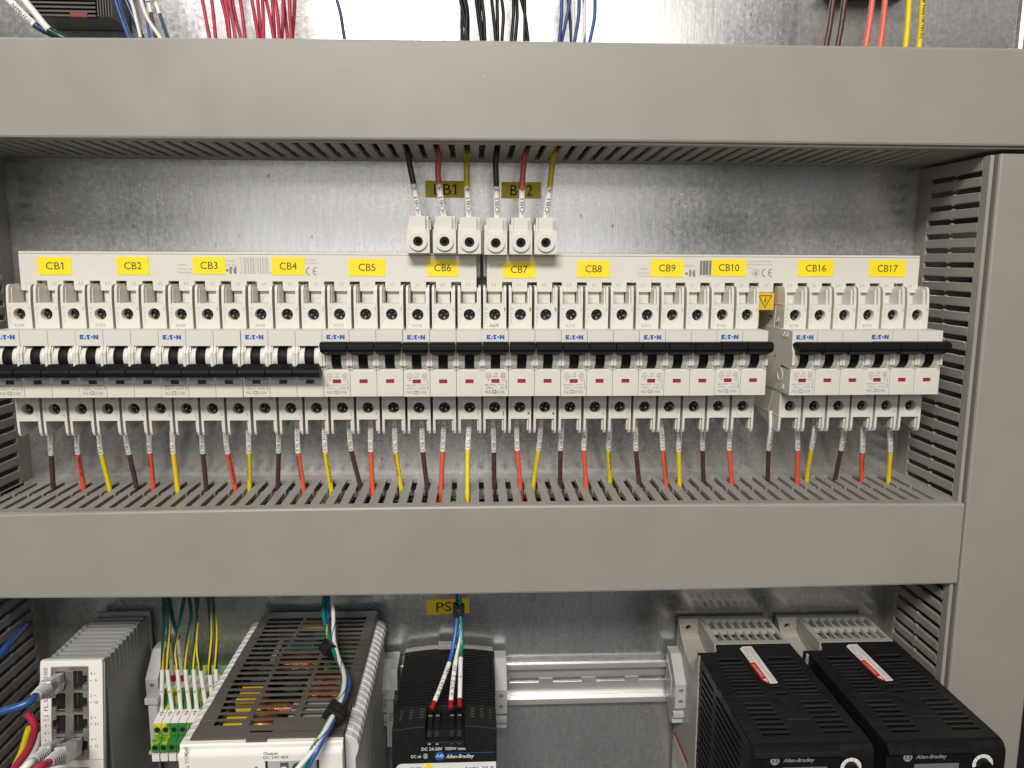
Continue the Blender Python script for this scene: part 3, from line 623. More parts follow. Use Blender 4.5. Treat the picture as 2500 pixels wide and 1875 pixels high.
for s_, x0, lb in ((0, -316.6, 'pale gray comb busbar over the first six breakers, yellow stickers CB1 to CB6'), (1, 2.2, 'pale gray comb busbar carrying yellow stickers CB7 to CB17')):
    xe = x0+17.69*17+10.8
    b = thing('bus_bar', lb, 'busbar', (x0, -30, 75), 'comb busbars above the breakers')
    m = MB(); z1 = 94.0
    pts = [(x0, z1), (x0, 69.8), (x0+.8, 69.0)]
    for k in range(18):
        a = x0+17.69*k
        if k: pts += [(a-6.9+.0, 76.0), (a, 76.0), (a, 69.8), (a+.8, 69.0)]
        pts += [(a+10.0, 69.0), (a+10.8, 69.8)]
        if k < 17: pts += [(a+10.8, 76.0)] if False else []
    # clean comb outline
    pts = [(x0, z1)]
    for k in range(18):
        a = x0+17.69*k
        pts += [(a, 69.8), (a+.6, 69.1), (a+10.2, 69.1), (a+10.8, 69.8)]
        if k < 17: pts += [(a+10.8, 75.8), (a+17.69, 75.8)]
    pts += [(xe, z1)]
    m.prism(pts, -41.0, -33.5, 'y'); m.box(x0, xe, -40.7, -31, 94.2, 95.7); m.box(x0+1.0 if s_ == 0 else x0-2.4, xe+2.6 if s_ == 0 else xe, -31, -20, 80, 95.2)
    at0(b, m.build('busbar_housing', ['white2'], b, bevel=0.3))
    m = MB(); 
    m.box(x0+.4, xe-.4, -40.55, -33, 93.9, 94.3, 0); bar_text(m, x0, bool(s_))
    at0(b, m.build('printed_marking', ['seam', 'ink_gray', 'ink_pale'], b, fix=False))
    for k in range(18):
        a = x0+17.69*k
        if s_ == 1 and k == 11: continue
        at0(b, MB().box(a+.9, a+9.7, -37.8, -34.5, 60.6, 70.0).box(a+.9, a+9.7, -38.0, -36.5, 60.6, 66.2).build('contact_tab', ['tab'], b, bevel=0.2))
    for t, xa, ya, xb, yb2 in STK[s_]:
        p, q = at(xa, ya, -41.12), at(xb, yb2, -41.12); c = (p+q)/2; w, h = q.x-p.x, p.z-q.z
        m = MB(); rr = random.Random(t); sk = rr.uniform(-.012, .012)
        co = [(c.x+u*w/2, -41.12, c.z+v*h/2+u*w/2*sk) for u, v in ((-1, -1), (1, -1), (1, 1), (-1, 1))]
        m.hexa(co+[(x, -41.32, z) for x, y, z in co], 0)
        m.text(t, 4.9, (c.x+.1, -41.36, c.z+.1), right=(1, 0, sk), mi=1, w={3: 11.6, 4: 14.6}[len(t)])
        at0(b, tag(m.build('label_sticker', ['yellow', 'ink'], b, fix=False), 'yellow sticker reading %s' % t))
    if s_ == 0: at0(b, MB().box(-4.9, 2.0, -30, -16, 60, 78).box(-2.2, -.3, -30, -16, 78, 95).build('end_shroud', ['matblack'], b))  # black block standing in for the shadow between the two bars
# yellow guard on the unused finger
a = 2.2+17.69*11
g = thing('busbar_guard', 'yellow plastic guard with lightning triangle on the unused busbar finger', 'guard cap', (a+5, -38, 60))
m = MB().box(a-.6, a+11.6, -41.5, -30, 56.5, 68.8).box(a+3.5, a+8, -40.5, -37, 68.7, 70.0).box(a-1, a+2.6, -38, -28, 44, 56.6)
at0(g, m.build('guard_body', ['yellow_cap'], g, bevel=0.4))
m = MB(); y = -41.56; c = a+5.0
for (p, q) in (((c-4.6, 66.8), (c+4.6, 66.8)), ((c+4.6, 66.8), (c, 58.3)), ((c, 58.3), (c-4.6, 66.8))):
    d_ = Vector((q[0]-p[0], q[1]-p[1])).normalized(); nn = Vector((-d_.y, d_.x))*.28
    m.poly([(p[0]-nn.x, y, p[1]-nn.y), (q[0]-nn.x, y, q[1]-nn.y), (q[0]+nn.x, y, q[1]+nn.y), (p[0]+nn.x, y, p[1]+nn.y)])
m.poly([(c+.5, y, 65.8), (c-.9, y, 63.2), (c+.1, y, 63.4), (c-.4, y, 60.6), (c+1.0, y, 63.9), (c+.05, y, 63.8), (c+1.0, y, 65.8)])
at0(g, m.build('warning_sign', ['ink'], g, fix=False))

# ================================================================== FEED TERMINALS
FX = [-44.75, -26.8, -9.95, 8.0, 25.2, 42.3]; FZ = [95.5, 95.5, 95.1, 94.65, 94.95, 95.05]
FN = ['white feed terminal with brown wire, over busbar end below sticker BB1', 'white feed terminal with red wire in front of sticker BB1', 'white feed terminal taking printed yellow wire beside sticker BB1',
      'white feed terminal with brown wire between stickers BB1 and BB2', 'white feed terminal with red wire in front of sticker BB2', 'white feed terminal with plain yellow wire beside sticker BB2']
for x, z, lb in zip(FX, FZ, FN):
    f = thing('feed_terminal', lb, 'terminal', (x, -40, z), 'feed terminals on the busbars')
    m = MB(); h = 7.85
    m.holed(-h, h, 0.1, 16.1, -14, -6, (0, 8.1), 3.4); m.box(-h, h, -6.1, 14, 0.1, 16.1)
    m.tube_hole((0, 7.9), 6.2, 3.4, -15.8, -13.9, 'y', 32)
    m.prism([(-5.0, -12.6), (5.0, -12.6), (5.0, -8), (7.0, -8), (7.0, 10), (-6.4, 10), (-6.4, -8), (-5.0, -8)], 16.0, 25.0, 'z')
    m.box(-7.6, 8.4, -4, 12, 16, 20.6); m.box(7.0, 8.2, -2, 6, 20.5, 23.2)
    m.build('terminal_body', ['white2'], f, bevel=0.4)
    m = MB().cyl((0, 8.1), 3.3, -8.4, -6.2, 'y', 20); m.cyl((0, 8.1), 2.0, -8.5, -8.42, 'y', 6, 1, smooth=False); m.build('clamp_screw', ['screw', 'hole'], f)
# ================================================================== STICKERS ON THE PLATE
def plate_sticker(t, x0, y0, x1, y1, lb, tw, skew=0.0):
    p, q = at(x0, y0, -0.2), at(x1, y1, -0.2); c = (p+q)/2; w, h = q.x-p.x, p.z-q.z
    co = [(c.x+u*w/2, -0.15, c.z+v*h/2+u*w/2*skew) for u, v in ((-1, -1), (1, -1), (1, 1), (-1, 1))]
    m = MB().hexa(co+[(x, -0.4, z) for x, y, z in co], 0); m.text(t, 7.8, (c.x+.2, -0.46, c.z), right=(1, 0, skew), mi=1, w=tw)
    tag(m.build('label_sticker', ['yellow', 'ink'], None, fix=False), lb, 'label', 'yellow stickers on the plate')
plate_sticker('BB1', 1038, 441, 1134, 483, 'yellow sticker reading BB1 stuck on the metal plate', 16.5)
plate_sticker('BB2', 1224, 444, 1321, 485, 'yellow sticker reading BB2 stuck on the metal plate', 16.5)
plate_sticker('PS2', 1041, 1463, 1146, 1498, 'yellow sticker reading PS2 on the plate behind a black cable clip', 19.0, 0.03)

# ================================================================== WIRES
def wire(label, pts, r, material, group, sleeve=None, stext=None, cat='wire', seg=12, stripe=None, twist=0, print_=None, name='wire', n=30, tips=None):
    """pts in mm. sleeve = (u0,u1) as fractions of the path; stext = lettering on it, reading along the path"""
    P = path(pts, n); t = thing(name, label, cat, P[0], group)
    D = [0.0]
    for a, b in zip(P, P[1:]): D.append(D[-1]+(b-a).length)
    L = D[-1]
    mats = [material]+([stripe[1]] if stripe else []) + (['ink'] if print_ else [])
    m = MB().tube(P, r, seg, 0, stripe=(stripe[0], 1) if stripe else None, twist=twist)
    if print_: m.text_tube(print_[0], print_[1], P, r, L*print_[2], len(mats)-1, bold=0.01, turn=print_[3] if len(print_) > 3 else 0)
    at0(t, m.build('insulation', mats, t))
    if sleeve:
        a, b = L*sleeve[0], L*sleeve[1]; Q = [p for p, d_ in zip(P, D) if a-1e-6 <= d_ <= b+1e-6]
        m = MB().tube(Q, r+0.24, 14, 0)
        for s, h, w, u0 in (stext or []): m.text_tube(s, h, Q, r+0.24, u0, 1, w=w)
        at0(t, m.build('marker_sleeve', ['sleeve', 'ink'], t))
    if tips:
        m = MB().tube(tips[0], tips[1], 12, 0, r1=tips[1]*0.8); at0(t, m.build('ferrule', ['ferrule'], t))
    return t

# six feed wires
G_ = crop(960, 360, 5.027)
FW = [([(318, 860), (300, 760), (250, 450), (205, 230), (180, 90), (160, 20)], 'w_brown', 'DB1', '2', 'brown feed wire with sleeve DB1 2 entering the first feed terminal'),
      ([(625, 860), (605, 760), (560, 450), (548, 250), (565, 110), (560, 20)], 'w_coral', 'DB1', '4', 'red feed wire with sleeve DB1 4 hanging over sticker BB1'),
      ([(930, 870), (925, 760), (903, 420), (905, 220), (908, 80), (905, 10)], 'w_yellow', 'DB1', '6', 'yellow feed wire with printed insulation beside sticker BB1'),
      ([(1275, 880), (1272, 760), (1264, 420), (1258, 220), (1268, 90), (1270, 20)], 'w_brown', 'DB1', '2', 'brown feed wire with sleeve DB1 2 beside sticker BB2'),
      ([(1582, 880), (1578, 760), (1583, 455), (1602, 220), (1615, 90), (1630, 20)], 'w_coral', 'DB1', '4', 'red feed wire with sleeve DB1 4 hanging over sticker BB2'),
      ([(1872, 880), (1885, 760), (1928, 440), (1950, 220), (1965, 100), (1985, 20)], 'w_yellow', 'DB1', '6', 'plain yellow feed wire with sleeve DB1 6 beyond sticker BB2')]
for k, (px, mt, a, b, lb) in enumerate(FW):
    pts = [at(*G_(*p), -44) for p in px]; top = pts[-1]; pts = pts[:-1]+[Vector((top.x, -44, 166)), Vector((top.x, -46, 190))]
    P = path(pts, 30); L = sum((q-p).length for p, q in zip(P, P[1:])); sl = [i for i, p in enumerate(P) if p.z <= at(*G_(0, 440), -44).z][-1]
    ls = sum((q-p).length for p, q in zip(P[:sl+1], P[1:sl+1]))
    wire(lb, pts, 1.98, mt, 'feed wires from the upper duct', (0, ls/L+0.004), [('\u2192', 1.9, 3.2, 1.2), (a, 2.3, 9.2, 4.6), (b, 2.3, 2.6, 18.0)], print_=('T90 NYLON OR', 2.0, 0.52) if k == 2 else None)

# outgoing wires below the breakers
Z4, Z5, Z6 = crop(0, 950, 2.6333), crop(780, 950, 2.6333), crop(1600, 950, 2.4578)
OUT = [(Z4, (325, 300), (330, 420), (342, 640), 'b', 'VFD1', 'RL1', 'CB1'), (Z4, (497, 300), (502, 412), (537, 640), 'r', 'VFD1', 'SL2', 'CB1'), (Z4, (640, 300), (652, 415), (705, 645), 'y', 'VFD1', 'TL3', 'CB1'),
       (Z4, (810, 300), (830, 415), (878, 640), 'b', 'VFD2', 'RL1', 'CB2'), (Z4, (962, 290), (964, 405), (985, 635), 'r', 'VFD2', 'SL2', 'CB2'), (Z4, (1110, 290), (1115, 412), (1143, 655), 'y', 'VFD2', 'TL3', 'CB2'),
       (Z4, (1300, 290), (1305, 410), (1325, 640), 'b', 'VFD3', 'RL1', 'CB3'), (Z4, (1452, 290), (1465, 410), (1512, 640), 'r', 'VFD3', 'SL2', 'CB3'), (Z4, (1598, 200), (1601, 408), (1605, 635), 'y', 'VFD3', 'TL3', 'CB3'),
       (Z4, (1795, 260), (1792, 405), (1785, 630), 'b', 'VFD4', 'RL1', 'CB4'), (Z4, (1910, 200), (1918, 408), (1952, 650), 'r', 'VFD4', 'SL2', 'CB4'), (Z4, (2085, 200), (2093, 403), (2130, 655), 'y', 'VFD4', 'TL3', 'CB4'),
       (Z5, (190, 200), (205, 392), (262, 630), 'b', 'VFD5', 'RL1', 'CB5'), (Z5, (330, 200), (330, 400), (342, 655), 'r', 'VFD5', 'SL2', 'CB5'), (Z5, (483, 200), (490, 402), (525, 640), 'y', 'VFD5', 'TL3', 'CB5'),
       (Z5, (658, 200), (665, 400), (692, 640), 'b', 'VFD6', 'RL1', 'CB6'), (Z5, (800, 200), (792, 398), (780, 650), 'r', 'VFD6', 'SL2', 'CB6'), (Z5, (965, 200), (953, 390), (950, 690), 'y', 'VFD6', 'TL3', 'CB6'),
       (Z5, (1115, 200), (1121, 400), (1123, 620), 'b', 'VFD7', 'RL1', 'CB7'), (Z5, (1265, 200), (1272, 392), (1292, 640), 'r', 'VFD7', 'SL2', 'CB7'), (Z5, (1425, 200), (1408, 392), (1375, 620), 'y', 'VFD7', 'TL3', 'CB7'),
       (Z5, (1560, 200), (1550, 390), (1547, 620), 'b', 'VFD8', 'RL1', 'CB8'), (Z5, (1710, 200), (1700, 390), (1716, 640), 'r', 'VFD8', 'SL2', 'CB8'), (Z5, (1870, 200), (1858, 388), (1868, 600), 'y', 'VFD8', 'TL3', 'CB8'),
       (Z5, (2030, 200), (2035, 392), (2055, 615), 'b', 'PS1', 'L1', 'CB9'), (Z6, (30, 180), (45, 362), (65, 580), 'r', 'PS1', 'L2', 'CB9'), (Z6, (145, 250), (140, 370), (145, 575), 'y', 'PS1', 'L3', 'CB9'),
       (Z6, (285, 250), (283, 362), (290, 560), 'b', 'PS2', 'L1', 'CB10'), (Z6, (447, 250), (443, 362), (458, 570), 'r', 'PS2', 'L2', 'CB10'),
       (Z6, (695, 240), (680, 362), (675, 545), 'b', 'VFD9', 'RL1', 'CB16'), (Z6, (850, 250), (853, 362), (850, 560), 'r', 'VFD9', 'SL2', 'CB16'), (Z6, (955, 250), (937, 355), (908, 545), 'y', 'VFD9', 'TL3', 'CB16'),
       (Z6, (1130, 250), (1115, 362), (1080, 545), 'b', 'VFD10', 'RL1', 'CB17'), (Z6, (1245, 240), (1242, 375), (1235, 550), 'r', 'VFD10', 'SL2', 'CB17'), (Z6, (1405, 250), (1410, 370), (1398, 555), 'y', 'VFD10', 'TL3', 'CB17')]
CN = {'b': ('brown', 'w_brown'), 'r': ('red', 'w_red'), 'y': ('yellow', 'w_yellow')}
PR = {1: ('WIRE&CABLE C(UL)', .43), 4: ('CWB MINES', .45), 7: ('VW-1 OR AWM OR C(UL)', .42), 8: ('NYLON OR TWN75 FT1', .42), 10: ('AMEWIRE ND&CABLE', .45), 11: ('NYLON AWG 14 OIL RES', .42), 14: ('MINES AWG OILRES', .42), 23: ('OILRES II GR TWN', .42), 25: ('A AWM OR C(UL) TYPE', .42), 33: ('AMOR C(UL) TYPE', .42)}
slot0, sp = -103.61, 9.983
for k, (Z, a, b, c, col, s1, s2, cb) in enumerate(OUT):
    e = atz(*Z(*c), -75.0)
    ys = max(-66, min(-18, e.y)); kk = round((e.x-slot0-1.95)/sp); ex = slot0+1.95+kk*sp
    if abs(ex-e.x) > 2.6: ex = e.x+(2.2 if ex > e.x else -2.2)
    q = at(*Z(*b), -42+(ys+42)*0.35); p = at(*Z(*a), -42)
    top = Vector((p.x+(p.x-q.x)*0.35, -41, -17.0))
    pts = [top, p, q, Vector((e.x, ys, -75)), Vector((e.x+(e.x-q.x)*.3, ys-2, -96))]
    if top.z-p.z < 2: pts = [Vector((p.x, -41, -14)), p]+pts[2:]
    P = path(pts, 64); D = [0.0]
    for u, v in zip(P, P[1:]): D.append(D[-1]+(v-u).length)
    L = D[-1]; ls = max(d_ for d_, w in zip(D, P) if w.z >= q.z-0.05)
    nm, mt = CN[col]
    w2 = 2.0*len(s2); tx = [('\u2192'+s1, 1.8, 11.5 if len(s1) > 3 else 9.5, ls-w2-3.2-(11.5 if len(s1) > 3 else 9.5)), (s2, 1.8, w2, ls-w2-1.4)]
    pr = None
    if k in PR: pr = (PR[k][0], 1.35, ls/L+0.02, 0.5 if k % 2 else -0.45)
    wire('%s wire with white sleeve %s %s dropping from breaker %s into the lower duct' % (nm, s1, s2, cb), pts, 1.72, mt, 'outgoing wires below the breakers', (0, ls/L), tx, print_=pr, n=64)

# wires lying in the middle duct, glimpsed through its slots
rr = random.Random(11)
for k, (x0, x1, mt, lb) in enumerate([(-130, 10, 'w_dkgreen', 'dark green wire lying inside the lower duct, seen through slots under CB5'), (-140, 0, 'w_yellow', 'yellow wire lying inside the lower duct beneath CB4 and CB5'), (-120, -20, 'w_black', 'black wire lying inside the lower duct under CB6'),
                                      (120, 215, 'w_yellow', 'yellow wire lying inside the lower duct under CB10'), (115, 240, 'w_red', 'red wire lying inside the lower duct under CB10 and the gap'), (150, 250, 'w_crimson', 'crimson wire lying inside the lower duct under CB16'),
                                      (-150, -30, 'w_white', 'white wire lying inside the lower duct under CB4'), (100, 220, 'w_black', 'black wire lying inside the lower duct near CB9')]):
    y = -28-5.2*k+ (20 if k > 3 else 0); z = -84-rr.random()*5
    pts = [(x0, y, z-22), (x0+18, y+rr.uniform(-3, 3), z-2), ((x0+x1)/2, y+rr.uniform(-4, 4), z+rr.uniform(-1, 2)), (x1-18, y+rr.uniform(-3, 3), z-2), (x1, y, z-24)]
    wire(lb, pts, 1.6, mt, 'wires lying in the lower duct')

for k in range(18):  # filler wires added so the slots of the lower duct look dark
    y = -17-7.2*(k % 9); z = -92-8*(k//9)+rr.uniform(-1.5, 1.5)
    mt = ('w_black', 'w_black', 'w_dkgreen', 'w_brown', 'w_black', 'w_navy')[k % 6]
    if mt != 'w_black' and k > 9: mt = 'w_black'
    lb = {'w_black': 'black wire packed in the lower duct, dark filling behind the slots', 'w_dkgreen': ['dark green wire packed deep in the lower duct near the plate', 'dark green wire packed deep in the lower duct near its cover'][k > 4], 'w_brown': ['brown wire packed deep in the lower duct near the plate', 'brown wire packed deep in the lower duct near its cover'][k > 4], 'w_navy': 'navy wire packed deep in the lower duct'}[mt]
    wire(lb, [(-335, y, z), (-200, y+rr.uniform(-3, 3), z+rr.uniform(-2, 2)), (-60, y+rr.uniform(-3, 3), z), (80, y+rr.uniform(-3, 3), z+rr.uniform(-2, 2)), (220, y+rr.uniform(-3, 3), z), (325, y, z)], 3.4, mt, 'black wires packed in the lower duct' if mt == 'w_black' else 'coloured wires packed in the lower duct', seg=8)
for k in range(16):  # added wires above the slots, blocking light inside the upper duct
    y = -16-6.2*(k % 8); z = 172+7*(k//8)+rr.uniform(-1.5, 1.5)
    wire('black wire packed inside the upper duct, glimpsed through the slots above the feed terminals', [(-330+rr.uniform(-20, 20), y, z+12), (-200, y+rr.uniform(-3, 3), z), (-60, y+rr.uniform(-3, 3), z), (80, y+rr.uniform(-3, 3), z), (220, y+rr.uniform(-3, 3), z), (330, y, z+10)], 3.0, 'w_black', 'black wires packed in the upper duct', seg=8)
# wires above the upper duct
def topwires(C_, rows, r, Y=-44, group=None):
    for pts, mt, lb, *o in rows:
        P = [at(*C_(*p), Y+(o[0].get('dy', 0) if o else 0)) for p in pts]
        d_ = (P[0]-P[1]).normalized(); u = (P[-1]-P[-2]).normalized()
        P = [P[0]+d_*16+Vector((0, 0, 22*j)) for j in (5, 4, 3, 2, 1)]+[P[0]+d_*16]+P+[P[-1]+u*14]
        kw = dict(o[0]) if o else {}; kw.pop('dy', None); rad = kw.pop('r', r)
        wire(lb, P, rad, mt, group, **kw)
CR = crop(450, 0, 4.9156); ordn = ['first', 'second', 'third', 'fourth', 'fifth', 'sixth', 'seventh', 'eighth', 'ninth', 'tenth', 'eleventh', 'twelfth', 'thirteenth', 'fourteenth', 'fifteenth', 'sixteenth']
rw = [((215, 0), (240, 120), (305, 475)), ((328, 0), (350, 180), (378, 475)), ((448, 0), (495, 180), (540, 475)), ((487, 0), (520, 170), (548, 475)), ((533, 0), (570, 190), (615, 475)), ((578, 0), (610, 190), (682, 475)), ((672, 0), (700, 190), (730, 475)),
      ((810, 0), (850, 220), (890, 475)), ((880, 0), (900, 220), (925, 475)), ((940, 20), (948, 220), (950, 475)), ((983, 0), (1030, 220), (1078, 475)), ((1053, 0), (1070, 200), (1085, 475)), ((1093, 0), (1125, 220), (1142, 475)), ((1187, 40), (1185, 260), (1168, 475)),
      ((1190, 0), (1215, 220), (1243, 475)), ((1262, 0), (1270, 220), (1288, 475))]
rows = []
for k, p in enumerate(rw):
    rows.append((p, 'w_pink' if k == 4 else ('w_crimson'), '%s crimson wire counting along the red bunch above the upper duct' % ordn[k] if k != 4 else 'pinkish red wire in the crimson bunch above the upper duct', {'dy': (k % 3)*4-4}))
rows.append((((1325, 5), (1315, 220), (1297, 475)), 'w_crimson', 'last crimson wire of the red bunch, leaning inward, above the upper duct', {'dy': 2}))
topwires(CR, rows, 1.18, group='crimson wires above the upper duct')
topwires(CR, [(((1832, 0), (1880, 190), (1925, 485)), 'w_navy', 'single dark blue wire alone before the bright plate above the upper duct')], 1.1, group='blue wires above the upper duct')
CBk = crop(1050, 0, 4.9156)
bk = [((365, 0), (405, 190), (452, 490)), ((428, 0), (455, 190), (455, 490)), ((385, 120), (382, 260), (385, 490)), ((405, 0), (440, 190), (420, 490)), ((553, 0), (575, 190), (618, 490)), ((592, 0), (600, 190), (640, 490)), ((622, 0), (648, 220), (658, 490)),
      ((738, 0), (760, 190), (790, 490)), ((805, 0), (808, 190), (812, 490)), ((860, 0), (880, 190), (862, 490)), ((1000, 0), (1000, 190), (975, 490)), ((1040, 0), (1045, 210), (1020, 490)), ((1137, 0), (1138, 190), (1134, 490)), ((1095, 0), (1140, 190), (1178, 490))]
topwires(CBk, [(p, 'w_black', '%s glossy black wire counting along the black bunch above the upper duct' % ordn[k], {'dy': (k % 3)*3-3}) for k, p in enumerate(bk)], 1.15, group='black wires above the upper duct')
bl = [(((1580, 0), (1577, 190), (1550, 500)), 'w_blue', 'blue wire nearest the black bunch above the upper duct', {}), (((1680, 0), (1645, 190), (1578, 500)), 'w_blue', 'slanting blue wire crossing behind the white one above the upper duct', {'dy': 5}),
      (((1712, 20), (1722, 220), (1722, 500)), 'w_white', 'plain white wire between blue wires above the upper duct', {}), (((1672, 150), (1685, 300), (1695, 500)), 'w_navy', 'dark navy wire half hidden beside the plain white wire', {'dy': 8}), (((1790, 0), (1780, 220), (1732, 505)), 'w_blue', 'blue wire curving past the plain white wire above the duct', {'dy': -4}),
      (((1850, 0), (1850, 220), (1850, 505)), 'w_white', 'white wire with a blue spiral stripe above the upper duct', {'stripe': ((0, 1, 2), 'w_bright_blue'), 'twist': 0.2}), (((1980, 0), (1972, 220), (1915, 505)), 'w_blue', 'blue wire farthest from the black bunch, curving alone', {})]
topwires(CBk, bl, 1.15, group='blue and white wires above the upper duct')
CRt = crop(1950, 0, 4.0218)
rt = [(((337, 0), (305, 240), (265, 455)), 'w_brown', 'first brown wire of the pair above the upper duct', {}), (((450, 0), (418, 240), (380, 455)), 'w_brown', 'second brown wire, next to the coral pair above the duct', {}), (((722, 0), (692, 240), (655, 465)), 'w_coral', 'coral wire beside the brown pair above the upper duct', {}),
      (((847, 0), (825, 240), (797, 465)), 'w_coral', 'coral wire beside the yellow pair above the upper duct', {}), (((1082, 0), (1068, 240), (1045, 470)), 'w_yellow', 'plain yellow wire of the pair above the upper duct', {}), (((1212, 0), (1200, 240), (1178, 472)), 'w_yellow', 'yellow wire with black print above the upper duct', {'print_': ('-02 OR TWN OR TIN A-L', 2.0, 0.70)})]
topwires(CRt, rt, 1.95, group='thick wires above the upper duct')
CL = crop(0, 0, 4.9156)
lf = [(((1385, 0), (1450, 200), (1555, 470)), 'w_blue', 'blue wire nearest the ribbed dark box above the duct', {'r': 1.5}), (((1420, 0), (1470, 190), (1562, 470)), 'w_bright_blue', 'brighter blue wire overlapping its neighbour by the ribbed box', {'r': 1.3, 'dy': 4}), (((1510, 0), (1610, 230), (1715, 470)), 'w_navy', 'thick navy wire slanting beside the ribbed box', {'r': 1.75}),
      (((1570, 0), (1600, 90), (1622, 180)), 'w_white', 'short white sleeve end beside the thick navy wire', {'r': 1.1, 'dy': -6}), (((1722, 0), (1735, 90), (1760, 230)), 'w_bright_blue', 'thin blue wire tucked behind the bent white wire', {'r': 0.9, 'dy': 4}), (((1690, 0), (1770, 220), (1930, 465)), 'w_white', 'bent white wire crossing the maroon wire above the duct', {'r': 1.2, 'dy': -5})]
topwires(CL, lf, 1.2, group='wires beside the ribbed box')
for pts, ys_, mt, t1, lb in ((((1775, 0), (1810, 150), (1872, 470)), 155, 'w_maroon', '1', 'maroon wire with white sleeve behind the bent white wire'), (((1858, 0), (1915, 165), (2020, 475)), 165, 'w_navy', '6', 'navy wire with white sleeve reading 6 above the upper duct')):
    P = [at(*CL(*p), -46) for p in pts]; P = [P[0]+(P[0]-P[1])]+P+[P[-1]+(P[-1]-P[-2])*.3]; Q = path(P, 30); D = [0]
    for u, v in zip(Q, Q[1:]): D.append(D[-1]+(v-u).length)
    zz = at(*CL(1800, ys_), -46).z; ls = max(d_ for d_, w in zip(D, Q) if w.z >= zz)
    wire(lb, P, 1.05, mt, 'wires beside the ribbed box', (0, ls/D[-1]), [(t1, 2.4, 1.8, ls*0.5)])
wl = [((110, 0), (250, 140), (420, 300), 'w_navy', 'navy wire in a printed white sleeve slanting across the corner', 2.0, -52, 'NFM0-FE32'), ((290, 0), (430, 170), (590, 358), 'w_dkgreen', 'dark green wire in a plain white sleeve slanting across the corner', 1.9, -56, '')]
for a, b, c, mt, lb, r, Y, s in wl:
    P = [at(*CL(*a), Y), at(*CL(*b), Y), at(*CL(*c), Y)]; P = [P[0]*2-P[1]]+P+[at(*CL(c[0]+170, c[1]+95), Y), at(*CL(c[0]+330, c[1]+150), Y+4)]
    Q = path(P, 30); D = [0]
    for u, v in zip(Q, Q[1:]): D.append(D[-1]+(v-u).length)
    ls = min(range(len(Q)), key=lambda i: (Q[i]-P[3]).length); wire(lb, P, r, mt, 'sleeved wires in the corner', (0, D[ls]/D[-1]), [(s, 2.2, None, D[ls]*.45)] if s else None)
# ribbed dark device hanging into the view
t = thing('relay_socket', 'dark ribbed device with an orange insert hanging above the upper duct', 'device', (-235, -30, 262))
p0, p1 = at(*CL(330, 210), -34), at(*CL(1318, 210), -34); zb = at(*CL(1000, 205), -34).z
m = MB().box(p0.x, p1.x, -30, -2, zb+0.6, zb+60)
for k in range(7): m.prism([(-30, zb+1+k*2.6), (-34, zb+0.2+k*2.6), (-34, zb+1.6+k*2.6), (-30, zb+2.6+k*2.6)], p0.x, p1.x-9, 'x')
for k in range(5): m.box(p1.x-8.5+k*1.7, p1.x-7.6+k*1.7, -32.5, -29.5, zb+0.8, zb+55)
at0(t, m.build('device_body', ['gray_dark'], t, bevel=0.3))
q0, q1 = at(*CL(845, 208), -34.5), at(*CL(1050, 150), -34.5); at0(t, MB().box(q0.x, q1.x, -35.0, -29, q0.z, q1.z).build('orange_insert', ['rust'], t, bevel=0.4))
for a, b, lb in ((450, 545, 'dark terminal edge above the crimson wires at the picture top'), (1950, 2210, 'dark device underside above the brown and coral wires')):
    t = None
p0, p1 = at(2008, 1, -3), at(2212, 2, -3)
t = thing('device_edge', 'dark underside of a device above the brown and coral wires', 'device', (p0.x, -20, p0.z))
at0(t, MB().box(p0.x, p1.x, -30, -1, p0.z+3.5, p0.z+30).box(p0.x+6, p1.x-20, -26, -4, p0.z+2, p0.z+4).build('device_body', ['gray_dark'], t, bevel=0.4))
# ================================================================== LOWER COMPARTMENT
def plate_holes(m, u0, u1, v0, v1, w0, w1, holes, put=lambda u, v, w: (u, v, w), mi=0):
    # flat plate u x v, thickness w0..w1, rectangular holes (ua,ub,va,vb); real openings
    vs = sorted(set([v0, v1]+[h[2] for h in holes]+[h[3] for h in holes]))
    for a, b in zip(vs, vs[1:]):
        hs = sorted([h for h in holes if h[2] <= a+1e-6 and h[3] >= b-1e-6]); u = u0
        segs = []
        for h in hs:
            if h[0] > u: segs.append((u, h[0]))
            u = max(u, h[1])
        if u < u1: segs.append((u, u1))
        for p, q in segs:
            c = [put(x, y, z) for x in (p, q) for y in (a, b) for z in (w0, w1)]
            m.add(c, [(0, 1, 3, 2), (4, 6, 7, 5), (0, 4, 5, 1), (2, 3, 7, 6), (0, 2, 6, 4), (1, 5, 7, 3)], mi)
    return m
A_, B_, C_, D_, E_, F_ = crop(0, 1420, 3.646), crop(340, 1420, 3.6467), crop(880, 1420, 3.645), crop(1200, 1420, 3.6467), crop(1600, 1420, 3.646), crop(2000, 1420, 3.646)
J_ = crop(60, 1600, 6.032)

# ---- mounting rail
t = thing('mounting_rail', 'bare zinc mounting rail with long slots between the small black supply and the drives', 'rail', (80, -1, -249))
m = MB(); xa, xb = -330, 152
for s_ in (1, -1):
    zc = -249.0
    z = lambda d_: zc+s_*d_
    m.prism([(-7.6, z(17.6)), (-7.6, z(12.9)), (-6.4, z(12.9)), (-0.3, z(12.6)), (-0.3, z(13.8)), (-6.2, z(14.1)), (-6.4, z(17.6))], xa, xb, 'x')
sl = [(at(*D_(a, 900), -1.5).x, at(*D_(b, 900), -1.5).x) for a, b in ((160, 420), (545, 803), (928, 1187), (1308, 1545))]
plate_holes(m, xa, xb, -249-12.7, -249+12.7, -1.6, -0.4, [(a, b, -250.6, -246.6) for a, b in sl], lambda u, v, w: (u, w, v))
at0(t, m.build('rail_profile', ['rail'], t, bevel=0.25))

